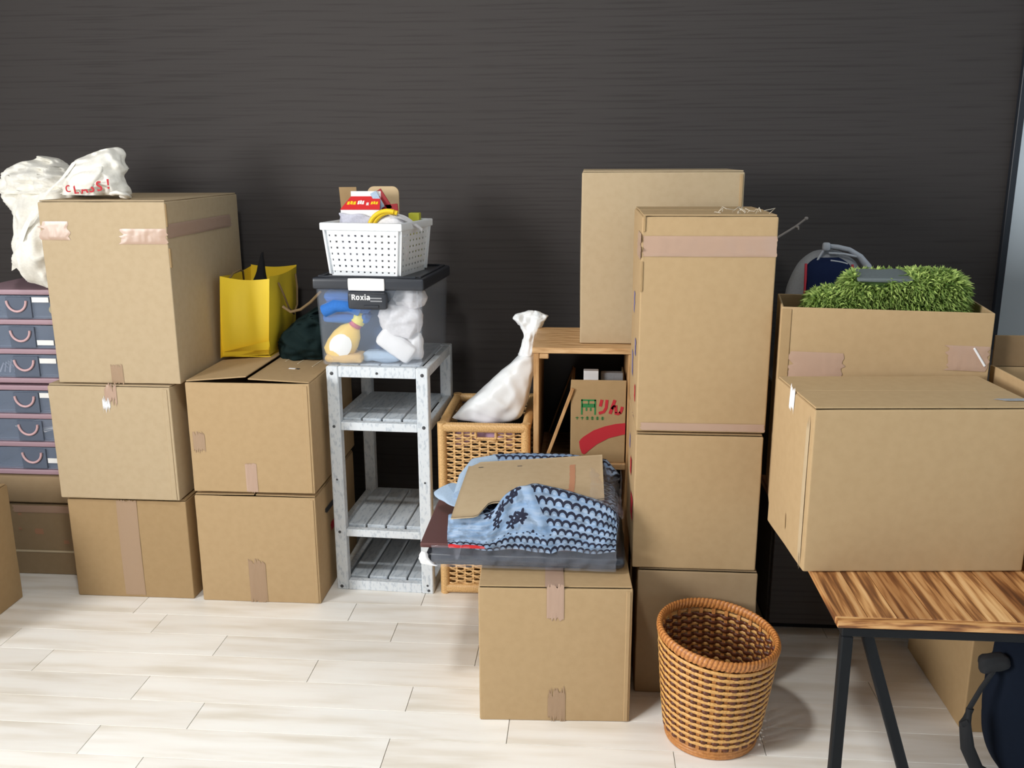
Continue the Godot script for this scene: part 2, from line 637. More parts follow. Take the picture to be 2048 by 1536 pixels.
	for k in [["yellow_paper", rgb(255, 220, 56), 0.45], ["brown_rope", rgb(132, 108, 74), 0.9], ["black_cloth", rgb(20, 20, 24), 0.9], ["red_card", rgb(212, 36, 40), 0.5], ["red_dark", rgb(150, 28, 36), 0.5],
			["yellow", rgb(246, 206, 30), 0.5], ["chartreuse", rgb(206, 206, 66), 0.5], ["tan_board", rgb(206, 180, 140), 0.6], ["green_ink", rgb(44, 124, 66), 0.7], ["red_ink", rgb(186, 36, 48), 0.7],
			["maroon", rgb(96, 60, 58), 0.5], ["bottle_yellow", rgb(244, 208, 108), 0.35], ["cap_yellow", rgb(244, 232, 120), 0.4], ["pink_band", rgb(196, 96, 120), 0.5], ["white_paper", rgb(240, 240, 242), 0.7],
			["red_trim", rgb(176, 34, 52), 0.6], ["silver", rgb(170, 174, 182), 0.4], ["screw", rgb(70, 72, 76), 0.4], ["rough_brown", rgb(176, 130, 100), 0.8], ["purple_ink", rgb(122, 116, 158), 0.8],
			["twig", rgb(126, 120, 116), 0.8], ["violet_lid", rgb(206, 172, 206), 0.5], ["green_bit", rgb(24, 132, 70), 0.5], ["red_bit", rgb(206, 40, 50), 0.5], ["ink_black", rgb(46, 46, 50), 0.8], ["dust_white", rgb(206, 196, 178), 0.9],
			["pad_black", rgb(24, 26, 30), 0.8], ["picture_glass", rgb(28, 30, 34), 0.08], ["pale_ink", rgb(214, 196, 164), 0.8]]:
		mat(k[0], k[1], k[2])
	two_sided(M.yellow_paper)
	var wb := two_sided(mat("carrier_white", rgb(246, 250, 253), 0.3))
	wb.backlight_enabled = true
	wb.backlight = Color(0.35, 0.36, 0.37)
	var gr := two_sided(mat("rug_green", rgb(255, 255, 255), 0.75))
	gr.vertex_color_use_as_albedo = true
	mat("rug_core", rgb(66, 92, 40), 0.9)
	m2 = tri(mat("card_shaded", rgb(138, 112, 80), 0.85), Vector3(3, 3, 3))  # cardboard with shade put into its colour, only for one back flap
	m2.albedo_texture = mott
	mat("tape_mark", rgb(190, 138, 108), 0.6)
	m2 = tri(mat("cane_rim_plain", rgb(206, 146, 88), 0.42), Vector3(14, 14, 14))
	m2.albedo_texture = wk
	quilt_textures()

# the printed bedding: fish-scale lattice, dark flowers and plain pale blue
func quilt_textures() -> void:
	var w := 640
	var h := 320
	var im := Image.create(w, h, false, Image.FORMAT_RGB8)
	var nz := noise(91, 0.02, 4)
	var streak := noise(92, 0.015, 3)
	var navy := rgb(30, 34, 58)
	var flowers := []
	var r := RandomNumberGenerator.new()
	r.seed = 5
	for i in 22:
		var fv := r.randf()
		flowers.append(Vector2(0.26 + 0.22 * fv + r.randf_range(-0.09, 0.11), fv))
	for y in h:
		for x in w:
			var u := float(x) / w
			var v := float(y) / h
			var c := rgb(146, 178, 214).lerp(rgb(186, 204, 226), 0.5 + 0.9 * streak.get_noise_2d(x * 0.5, y * 3.0))
			c = c.lerp(rgb(118, 134, 150), clampf(nz.get_noise_2d(x, y) * 1.2, 0.0, 0.6))
			var d := u - (0.26 + 0.22 * v)
			if d > 0.2 or v > 0.76:
				# rows of scales
				var sx := u * 26.0
				var sy := v * 9.0
				var row := floorf(sy)
				var fx := fposmod(sx + 0.5 * fposmod(row, 2.0), 1.0) - 0.5
				var fy := sy - row
				var rr := Vector2(fx, (1.0 - fy) * 0.85).length()
				if absf(rr - 0.52) < 0.13:
					c = navy
				elif rr < 0.2:
					c = c.lerp(rgb(200, 216, 236), 0.6)
			else:
				for f in flowers:
					var q := Vector2((u - f.x) * 2.0, v - f.y)
					var ang := q.angle()
					if q.length() < 0.075 * (0.72 + 0.28 * cos(ang * 5.0)) and q.length() > 0.012:
						c = navy
			im.set_pixel(x, y, c)
	var tex := ImageTexture.create_from_image(im)
	var m := two_sided(mat("quilt_print", rgb(216, 220, 226), 0.85))
	m.albedo_texture = tex
	var im2 := Image.create(256, 256, false, Image.FORMAT_RGB8)
	for y in 256:
		for x in 256:
			var c := rgb(132, 162, 200).lerp(rgb(168, 190, 218), 0.5 + nz.get_noise_2d(x, y))
			var sx := x / 32.0
			var sy := y / 32.0
			var row := floorf(sy)
			var fx := fposmod(sx + 0.5 * fposmod(row, 2.0), 1.0) - 0.5
			var rr := Vector2(fx, (1.0 - (sy - row)) * 0.85).length()
			if absf(rr - 0.52) < 0.14:
				c = navy
			im2.set_pixel(x, y, c)
	var m3 := two_sided(tri(mat("quilt_scale", rgb(216, 220, 226), 0.85), Vector3(6, 6, 6)))
	m3.albedo_texture = ImageTexture.create_from_image(im2)

func _ready() -> void:
	# ---------------- camera
	var cam := Camera3D.new()
	cam.name = "camera"
	cam.position = Vector3(0, 1.45, 0)
	cam.rotation_degrees = Vector3(-13.8775, 4.618, -0.222)
	cam.fov = 45.12
	cam.near = 0.05
	cam.far = 40.0
	cam.current = true
	add_child(cam)
	# ---------------- sky, exposure
	var env := Environment.new()
	var sky := Sky.new()
	var sm := ProceduralSkyMaterial.new()
	sm.sky_top_color = Color(0.78, 0.86, 0.98)
	sm.sky_horizon_color = Color(0.93, 0.95, 0.98)
	sm.ground_bottom_color = Color(0.5, 0.5, 0.48)
	sm.ground_horizon_color = Color(0.75, 0.75, 0.74)
	sm.sun_angle_max = 1.0
	sky.sky_material = sm
	env.background_mode = Environment.BG_SKY
	env.sky = sky
	env.background_energy_multiplier = 1.5
	env.tonemap_mode = Environment.TONE_MAPPER_LINEAR
	env.tonemap_exposure = 0.65
	env.sdfgi_enabled = true
	env.ssao_enabled = true
	env.ssil_enabled = true
	var we := WorldEnvironment.new()
	we.name = "world"
	we.environment = env
	add_child(we)
	materials()
	room()
	left_side()
	box_columns()
	yellow_bag()
	shelf_and_bin()
	white_basket()
	hamper()
	bookcase()
	tower()
	pile()
	waste_basket()
	table_group()
	rear_right()

const ROOM_H := 3.0
const DAY_ENERGY := 27.0
const LAMP_ENERGY := 4.6

func ceiling_lamp(at: Vector3, e: float, side: float, label: String) -> void:
	var o := thing("ceiling_light", label, "light", at)
	var b := MB.new()
	b.box(Vector3(0, -0.012, 0), Vector3(side + 0.04, 0.024, side + 0.04), 0.006)
	part(o, "housing", b, M.wall_white)
	var em := mat("lamp_glow", rgb(255, 250, 240), 0.5)
	em.emission_enabled = true
	em.emission = rgb(255, 248, 236)
	em.emission_energy_multiplier = 2.0
	b = MB.new()
	b.box(Vector3(0, -0.027, 0), Vector3(side, 0.006, side), 0.002)
	part(o, "diffuser", b, em)
	var l := AreaLight3D.new()
	l.name = "lamp"
	l.area_size = Vector2(side, side)
	l.area_normalize_energy = true
	l.light_energy = e
	l.light_color = Color(1.0, 0.995, 0.98)
	l.shadow_enabled = true
	l.area_range = 12.0
	l.area_attenuation = 2.0
	l.position = Vector3(0, -0.034, 0)
	l.rotation_degrees = Vector3(-90, 0, 0)
	o.add_child(l)

func room() -> void:
	# lamp over the boxes first, then the shell
	ceiling_lamp(Vector3(-0.72, ROOM_H, -1.26), LAMP_ENERGY, 0.24, "square white ceiling lamp above the packing boxes")
	var x0 := -3.2
	var x1 := 1.49
	var z0 := -3.45
	var z1 := 2.4
	var H := ROOM_H
	var b := MB.new()
	b.box(Vector3((x0 + x1) * 0.5, -0.053, (z0 + z1) * 0.5), Vector3(x1 - x0 + 0.3, 0.1, z1 - z0 + 0.3))
	var floor_o := struct("floor", b, M.gap)
	planks(floor_o, x0, x1, z0, z1)
	b = MB.new()
	b.box(Vector3((x0 + x1) * 0.5, H + 0.05, (z0 + z1) * 0.5), Vector3(x1 - x0 + 0.3, 0.1, z1 - z0 + 0.3))
	struct("ceiling", b, M.ceiling_white)
	b = MB.new()
	b.box(Vector3((x0 + x1) * 0.5, H * 0.5, z0 - 0.05), Vector3(x1 - x0 + 0.2, H, 0.1))
	struct("wall_back", b, M.wall_dark)
	b = MB.new()
	b.box(Vector3(x1 + 0.05, H * 0.5, (z0 + z1) * 0.5), Vector3(0.1, H, z1 - z0))
	struct("wall_right", b, M.wall_blue)
	b = MB.new()
	b.box(Vector3((x0 + x1) * 0.5, H * 0.5, z1 + 0.05), Vector3(x1 - x0 + 0.2, H, 0.1))
	struct("wall_front", b, M.wall_dark)
	# left wall with its window opening
	var wz0 := -0.75
	var wz1 := 0.95
	var wy0 := 1.0
	var wy1 := 2.4
	b = MB.new()
	b.box(Vector3(x0 - 0.05, H * 0.5, (z0 + wz0) * 0.5), Vector3(0.1, H, wz0 - z0))
	b.box(Vector3(x0 - 0.05, H * 0.5, (z1 + wz1) * 0.5), Vector3(0.1, H, z1 - wz1))
	b.box(Vector3(x0 - 0.05, wy0 * 0.5, (wz0 + wz1) * 0.5), Vector3(0.1, wy0, wz1 - wz0))
	b.box(Vector3(x0 - 0.05, (wy1 + H) * 0.5, (wz0 + wz1) * 0.5), Vector3(0.1, H - wy1, wz1 - wz0))
	struct("wall_left", b, M.wall_white)
	var win := Node3D.new()
	win.name = "window_1"
	win.set_meta("kind", "structure")
	add_child(win)
	b = MB.new()
	for zz in [wz0 + 0.03, (wz0 + wz1) * 0.5, wz1 - 0.03]:
		b.box(Vector3(x0 - 0.05, (wy0 + wy1) * 0.5, zz), Vector3(0.06, wy1 - wy0, 0.05), 0.004)
	for yy in [wy0 + 0.03, wy1 - 0.03]:
		b.box(Vector3(x0 - 0.05, yy, (wz0 + wz1) * 0.5), Vector3(0.055, 0.05, wz1 - wz0), 0.004)
	part(win, "frame", b, M.wall_white)
	for k in 2:
		b = MB.new()
		var za: float = [wz0 + 0.055, (wz0 + wz1) * 0.5 + 0.025][k]
		var zb: float = [(wz0 + wz1) * 0.5 - 0.025, wz1 - 0.055][k]
		b.box(Vector3(x0 - 0.05, (wy0 + wy1) * 0.5, (za + zb) * 0.5), Vector3(0.006, wy1 - wy0 - 0.11, zb - za))
		part(win, "pane", b, M.pane)
	var day := AreaLight3D.new()
	day.name = "daylight"
	day.area_size = Vector2(wz1 - wz0 - 0.12, wy1 - wy0 - 0.12)
	day.area_normalize_energy = true
	day.light_energy = DAY_ENERGY
	day.light_color = Color(1.0, 0.998, 0.99)
	day.shadow_enabled = true
	day.area_range = 14.0
	day.area_attenuation = 2.0
	day.position = Vector3(x0 + 0.01, (wy0 + wy1) * 0.5, (wz0 + wz1) * 0.5)
	day.rotation_degrees = Vector3(0, -90, 0)
	win.add_child(day)
	# dark trim where the back wall meets the right wall
	b = MB.new()
	b.box(Vector3(x1 - 0.011, H * 0.5, z0 + 0.012), Vector3(0.022, H, 0.024), 0.002)
	struct("trim_1", b, M.black_plastic)

func planks(floor_o: Node3D, x0: float, x1: float, z0: float, z1: float) -> void:
	var known := {-2: [-1.08], -1: [-1.254, -0.483, 0.236], 0: [-1.022, -0.184, 0.465], 1: [-1.233, -0.467], 2: [-1.592, -0.774], 3: [-1.769, -1.098], 4: [-1.346, -0.583], 5: [-1.463, -0.747], 6: [-0.53]}
	var zb := -2.0525
	var pitch := 0.1199
	var r := RandomNumberGenerator.new()
	r.seed = 17
	for k in range(-36, 12):
		var za := zb - pitch * k
		var zc := maxf(za - pitch, z0)
		if za < z0 or zc > z1:
			continue
		za = minf(za, z1)
		var js: Array = known.get(k, [r.randf_range(-0.6, 0.2)]).duplicate()
		while js[0] > x0 + 0.3:
			js.push_front(js[0] - r.randf_range(0.7, 0.85))
		while js[-1] < x1 - 0.3:
			js.append(js[-1] + r.randf_range(0.7, 0.85))
		var xs := [x0]
		for j in js:
			if j > x0 + 0.05 and j < x1 - 0.05:
				xs.append(j)
		xs.append(x1)
		for i in xs.size() - 1:
			var b := MB.new()
			var xa: float = xs[i] + 0.0010
			var xb: float = xs[i + 1] - 0.0010
			b.box(Vector3((xa + xb) * 0.5, -0.004, (za + zc) * 0.5), Vector3(xb - xa, 0.008, za - zc - 0.0011), 0.0004)
			var ou := r.randf()
			var ov := r.randf()
			for q in b.v.size():
				b.t[q] = Vector2(b.v[q].x * 0.34 + ou, b.v[q].z * 2.6 + ov)
			part(floor_o, "plank", b, M["board%d" % (r.randi() % 4)])

# ------------------------------------------------------------------ far left
func left_side() -> void:
	var o := carton("brown cardboard box on the floor, cut off by the left edge of the photo", Vector3(-2.10, 0, -2.30), Vector3(0.42, 0.41, 0.435), 0.0, M.card_brown, "z")
	o = carton("worn cardboard box with faint red print lying lowest under the drawers", Vector3(-2.02, 0, -2.91), Vector3(0.50, 0.272, 0.42), 0.0, M.card_old, "x", "old boxes under the drawers", 0.002)
	tape(o, "front", Vector2(-0.24, 0.086), Vector2(0.24, 0.094), true, 0.001, 0.0003, "band", M.pale_ink)
	tape(o, "front", Vector2(0.02, 0.236), Vector2(0.24, 0.262), true, 0.004, 0.001)
	for q in [[0.03, 0.17, 0.012], [0.09, 0.155, 0.03], [0.19, 0.12, 0.02], [0.035, 0.225, 0.012]]:
		tape(o, "front", Vector2(q[0], q[1]), Vector2(q[0] + q[2], q[1] + q[2] * 0.7), true, 0.003, 0.0001, "print", M.rough_brown)
	o = carton("flat worn cardboard box wedged between the lowest box and the plastic drawers", Vector3(-2.0, 0.277, -2.90), Vector3(0.5, 0.096, 0.42), 0.0, M.card_old, "", "old boxes under the drawers", 0.001)
	for k in 2:
		var y0: float = [0.376, 0.704][k]
		var u := thing("drawer_unit", ["lower clear plastic drawer unit with pink frame and handles, resting on the cardboard", "upper clear plastic drawer unit with pink frame, under the white tote bag"][k], "drawers", Vector3([-1.902, -1.886][k], y0, -2.91), 0.0, "stacked plastic drawer units")
		var W := 0.325
		var Hh := 0.322
		var D := 0.38
		var b := MB.new()
		for i in 4:
			b.softbox(Vector3(0, 0.01 + i * 0.1007, -D * 0.5), Vector3(W, 0.018, D), 0.004, 0.0, null, 0, 1, 2)
		part(u, "shelf_frame", b, M.drawer_frame)
		for sg in [-1, 1]:
			b = MB.new()
			b.box(Vector3(sg * (W * 0.5 - 0.004), Hh * 0.5, -D * 0.5 - 0.004), Vector3(0.006, Hh - 0.02, D - 0.012), 0.002)
			part(u, "side_panel", b, M.drawer_plastic)
		b = MB.new()
		b.box(Vector3(0, Hh * 0.5, -D + 0.004), Vector3(W - 0.02, Hh - 0.02, 0.006))
		part(u, "back_panel", b, M.drawer_dark)
		for i in 3:
			var dr := Node3D.new()
			dr.name = "drawer"
			dr.position = Vector3(0, 0.02 + (2 - i) * 0.1007, 0)
			u.add_child(dr, true)
			b = MB.new()
			b.softbox(Vector3(0, 0.04, -0.006), Vector3(W - 0.016, 0.078, 0.006), 0.002, 0.001, null, 0, 1, 3)
			part(dr, "drawer_front", b, M.drawer_plastic)
			b = MB.new()
			b.box(Vector3(0, 0.006, -D * 0.5), Vector3(W - 0.03, 0.004, D - 0.04))
			b.box(Vector3(0, 0.036, -D + 0.03), Vector3(W - 0.03, 0.06, 0.004))
			for sg in [-1, 1]:
				b.box(Vector3(sg * (W * 0.5 - 0.016), 0.036, -D * 0.5), Vector3(0.004, 0.06, D - 0.05))
			part(dr, "drawer_tray", b, M.drawer_dark)
			b = MB.new()
			b.softbox(Vector3(0.004, 0.040, -0.0005), Vector3(0.088, 0.070, 0.006), 0.002, 0, null, 0, 1, 2)
			part(dr, "handle_recess", b, M.drawer_dark)
			var arc := []
			for q in 13:
				var a := PI * q / 12.0
				arc.append(Vector3(-0.034 * cos(a), 0.063 - 0.036 * sin(a), 0.006))
			b = MB.new()
			b.tube(arc, 0.0042, 8)
			part(dr, "handle", b, M.handle_pink)
			b = MB.new()
			b.box(Vector3(0.082, [0.066, 0.022, 0.060][i] if k == 1 else [0.066, 0.03, 0.034][i], 0.0015), Vector3(0.058, 0.017, 0.002))
			if not (k == 0 and i == 1):
				part(dr, "label_card", b, M.label_white)
	# what shows through the drawer fronts
	var bits := [["tape_roll", M.yellow, Vector3(-1.775, 0.955, -2.935), "yellow tape roll in the topmost plastic drawer", "tape"], ["game_piece", M.green_bit, Vector3(-1.785, 0.625, -2.935), "small round green piece in the top drawer of the lower unit", "toy"], ["ribbon_spool", M.red_bit, Vector3(-1.79, 0.462, -2.935), "red spool in the bottom plastic drawer", "spool"]]
	for q in bits:
		var b := MB.new()
		b.lathe([Vector2(0.0, -0.009), Vector2(0.014, -0.009), Vector2(0.016, -0.005), Vector2(0.016, 0.005), Vector2(0.014, 0.009), Vector2(0.006, 0.009), Vector2(0.006, 0.004), Vector2(0.0, 0.004)], 20, q[2], Basis(Vector3.RIGHT, PI / 2))
		solo(q[0], b, q[1], q[3], q[4])
	var b := MB.new()
	for i in 5:
		b.box(Vector3(-1.90 + i * 0.018, 0.532 + i * 0.004, -3.0), Vector3(0.16, 0.003, 0.12), 0.0, Basis(Vector3.UP, 0.2 * i - 0.4) * Basis(Vector3.BACK, 0.05 * i))
	solo("paper_stack", b, M.white_paper, "loose white papers lying in the middle drawer of the lower unit", "paper")
	b = MB.new()
	for i in 9:
		b.tube([Vector3(-2.0 + i * 0.012, 0.735, -2.94 - 0.01 * (i % 3)), Vector3(-1.99 + i * 0.01, 0.765 + 0.004 * (i % 4), -2.95), Vector3(-1.985 + i * 0.013, 0.745, -2.965)], 0.003, 6)
	solo("wire_bundle", b, M.lavender, "pale tangled cord in the bottom drawer of the upper unit", "cord")
	tote()

func tote() -> void:
	var t := thing("tote_bag", "off-white canvas tote bag with red letters, slumped over the drawers and tall box", "bag", Vector3(-1.78, 1.035, -3.0))
	# hanging body left of the tall box
	var b := MB.new()
	b.loft([Vector3(-1.79, 1.033, -2.94), Vector3(-1.835, 1.07, -2.93), Vector3(-1.865, 1.125, -2.93), Vector3(-1.875, 1.20, -2.95), Vector3(-1.885, 1.28, -2.98), Vector3(-1.93, 1.335, -3.02), Vector3(-1.92, 1.365, -3.05)],
		[Vector3(-1.722, 1.033, -2.94), Vector3(-1.71, 1.09, -2.93), Vector3(-1.706, 1.17, -2.94), Vector3(-1.704, 1.24, -2.96), Vector3(-1.694, 1.30, -2.98), Vector3(-1.655, 1.345, -3.0), Vector3(-1.66, 1.368, -3.04)],
		[0.05, 0.085, 0.10, 0.10, 0.10, 0.09, 0.05], 60, 64, wrinkle, 0.035, Vector3(9, 4.5, 6), true)
	part(t, "body", b, M.canvas, true)
	# crumpled upper part lying on the tall box
	b = MB.new()
	b.loft([Vector3(-1.94, 1.335, -2.99), Vector3(-1.915, 1.40, -3.0), Vector3(-1.855, 1.437, -3.02), Vector3(-1.81, 1.455, -3.03)],
		[Vector3(-1.60, 1.335, -2.98), Vector3(-1.65, 1.38, -3.0), Vector3(-1.72, 1.415, -3.02), Vector3(-1.765, 1.446, -3.03)],
		[0.06, 0.07, 0.05, 0.02], 40, 60, wrinkle, 0.045, Vector3(8, 12, 8), true)
	part(t, "crumpled_top", b, M.canvas, true)
	b = MB.new()
	b.loft([Vector3(-1.655, 1.335, -2.88), Vector3(-1.64, 1.38, -2.88), Vector3(-1.615, 1.425, -2.89), Vector3(-1.59, 1.452, -2.90), Vector3(-1.53, 1.472, -2.91)],
		[Vector3(-1.452, 1.335, -2.88), Vector3(-1.458, 1.37, -2.88), Vector3(-1.460, 1.42, -2.89), Vector3(-1.466, 1.462, -2.90), Vector3(-1.490, 1.480, -2.91)],
		[0.05, 0.058, 0.05, 0.035, 0.012], 40, 56, wrinkle, 0.036, Vector3(7, 9, 7), true)
	part(t, "folded_end", b, M.canvas, true)
	b = MB.new()
	b.loft([Vector3(-1.605, 1.352, -2.815), Vector3(-1.60, 1.375, -2.815), Vector3(-1.585, 1.398, -2.82), Vector3(-1.54, 1.415, -2.83)], [Vector3(-1.53, 1.355, -2.805), Vector3(-1.510, 1.378, -2.81), Vector3(-1.495, 1.405, -2.82), Vector3(-1.50, 1.425, -2.835)], [0.012, 0.02, 0.018, 0.006], 20, 26, wrinkle, 0.012, 16.0)
	part(t, "rolled_hem", b, M.canvas, true)
	# flat strap running down the front
	b = MB.new()
	var st := [Vector3(-1.60, 1.44, -2.86), Vector3(-1.64, 1.39, -2.85), Vector3(-1.70, 1.345, -2.855), Vector3(-1.745, 1.29, -2.845), Vector3(-1.785, 1.22, -2.835), Vector3(-1.82, 1.15, -2.84), Vector3(-1.845, 1.10, -2.86)]
	b.grid(36, 3, func(u: float, w: float) -> Vector3:
		var f: float = u * (st.size() - 1)
		var i := mini(int(f), st.size() - 2)
		var p: Vector3 = b._cr(st, i, f - i)
		return p + Vector3(0.024, 0.012, 0.003) * (w - 0.5) * 1.2)
	part(t, "strap", b, M.canvas, true)
	b = MB.new()
	b.tube([Vector3(-1.47, 1.340, -2.82), Vector3(-1.445, 1.345, -2.80), Vector3(-1.425, 1.338, -2.81), Vector3(-1.43, 1.329, -2.84), Vector3(-1.46, 1.331, -2.86)], 0.007, 8, false, 1.6)
	part(t, "handle_loop", b, M.canvas, true)
	var red := [["C", -1.612, 1.338, 0.022, 0.0], ["L", -1.585, 1.331, 0.026, 0.1], ["A", -1.560, 1.331, 0.028, 0.15], ["S", -1.534, 1.334, 0.030, 0.15], ["S", -1.508, 1.338, 0.030, 0.15], ["!", -1.478, 1.346, 0.030, 0.0]]
	for q in red:
		letter(t, q[0], Vector3(q[1], q[2], -2.803), q[3], M.red_ink, q[4])

func letter(parent: Node3D, s: String, at: Vector3, size: float, m: Material, tilt := 0.0, lean := 0.0, called := "letter") -> void:
	var tm := TextMesh.new()
	var f := SystemFont.new()
	f.font_names = PackedStringArray(["Droid Sans"])
	f.font_weight = 700
	tm.font = f
	tm.text = s
	tm.font_size = 64
	tm.pixel_size = size / 48.0
	tm.depth = 0.001
	tm.horizontal_alignment = HORIZONTAL_ALIGNMENT_LEFT
	tm.vertical_alignment = VERTICAL_ALIGNMENT_BOTTOM
	var o := MeshInstance3D.new()
	o.name = called
	o.mesh = tm
	o.material_override = m
	var q: Node = parent
	while q != self:
		at -= (q as Node3D).position
		q = q.get_parent()
	o.position = at
	o.rotation = Vector3(lean, 0, tilt)
	parent.add_child(o, true)

# ------------------------------------------------------------------ the two columns on the left
func box_columns() -> void:
	var o := carton("lowest cardboard box under the tall box, its lower left corner crushed", Vector3(-1.505, 0, -2.762), Vector3(0.407, 0.353, 0.5), 0.0, M.card_brown, "z")
	tape(o, "front", Vector2(-0.034, 0.01), Vector2(0.036, 0.348), false, 0.003, 0.0008, "tape", M.tape_old)
	tape(o, "top", Vector2(-0.03, -0.3), Vector2(0.03, -0.002), false, 0.001)
	o = carton("middle cardboard box of the left column, with torn tape at its top", Vector3(-1.517, 0.357, -2.750), Vector3(0.408, 0.386, 0.5), -0.012, M.card_pale, "z")
	tape(o, "front", Vector2(-0.012, 0.335), Vector2(0.028, 0.383), false, 0.018, 0.002)
	tape(o, "front", Vector2(-0.022, 0.31), Vector2(0.004, 0.338), false, 0.02, 0.002, "torn_tape", M.white_paper)
	glue_edge(o, 0.188, M.card_pale)
	o = carton("tall cardboard box on top of the left column, beside the white tote bag", Vector3(-1.482, 0.747, -2.762), Vector3(0.404, 0.575, 0.6), 0.0, M.card_pale, "x", "cardboard moving boxes", 0.002)
	tape(o, "front", Vector2(-0.200, 0.455), Vector2(-0.11, 0.512), true, 0.009, 0.0012)
	tape(o, "front", Vector2(0.055, 0.443), Vector2(0.2015, 0.49), true, 0.009, 0.0012)
	tape(o, "right", Vector2(-0.52, 0.46), Vector2(-0.002, 0.503), true, 0.012, 0.003)
	tape(o, "front", Vector2(-0.024, 0.001), Vector2(0.016, 0.06), false, 0.006, 0.0008, "tape", M.tape_old)
	var b := MB.new()
	b.box(Vector3(0.203, 0.40, -0.007), Vector3(0.006, 0.06, 0.010), 0.002)
	b.box(Vector3(0.203, 0.53, -0.005), Vector3(0.004, 0.07, 0.008), 0.002)
	part(o, "flap_edge", b, M.card_brown)
	# second column
	o = carton("lowest cardboard box in front of the white slatted shelf's left side", Vector3(-1.066, 0, -2.757), Vector3(0.404, 0.379, 0.5), 0.0, M.card, "z", "cardboard moving boxes", 0.003, 0.012)
	tape(o, "front", Vector2(-0.036, 0.002), Vector2(0.022, 0.15), false, 0.01, 0.0008, "tape", M.tape_old)
	tape(o, "right", Vector2(-0.2, 0.2), Vector2(-0.15, 0.23), true, 0.006, 0.0005, "print", M.red_ink)
	tape(o, "right", Vector2(-0.26, 0.28), Vector2(-0.1, 0.30), true, 0.012, 0.0005, "print", M.ink_black)
	glue_edge(o, 0.190, M.card)
	o = carton("upper cardboard box with half-open top flaps, carrying the yellow bag", Vector3(-1.064, 0.389, -2.757), Vector3(0.404, 0.371, 0.52), 0.0, M.card, "z", "cardboard moving boxes", 0.003, 0.085)
	tape(o, "front", Vector2(-0.024, 0.002), Vector2(0.014, 0.1), false, 0.004)
	tape(o, "front", Vector2(-0.19, 0.14), Vector2(-0.15, 0.20), false, 0.008, 0.0008, "tape", M.tape_old)
	glue_edge(o, 0.188, M.card)
	var fl := o.get_node("flap2") as Node3D
	for q in [-0.155, -0.105, -0.045]:
		b = MB.new()
		b.box(Vector3(q, 0.0026, -0.06 + q * 0.3), Vector3(0.004, 0.0012, 0.26 + q * 0.4), 0.0, Basis(Vector3.UP, -0.04))
		part(fl, "print_line", b, M.pale_ink)
	b = MB.new()
	b.box(Vector3(-0.105, 0.0028, 0.09), Vector3(0.022, 0.0014, 0.012))
	part(fl, "sticker", b, M.white_paper)
	b = MB.new()
	b.box(Vector3(-0.085, 0.0028, 0.09), Vector3(0.010, 0.0014, 0.010))
	part(fl, "printed_code", b, M.ink_black)

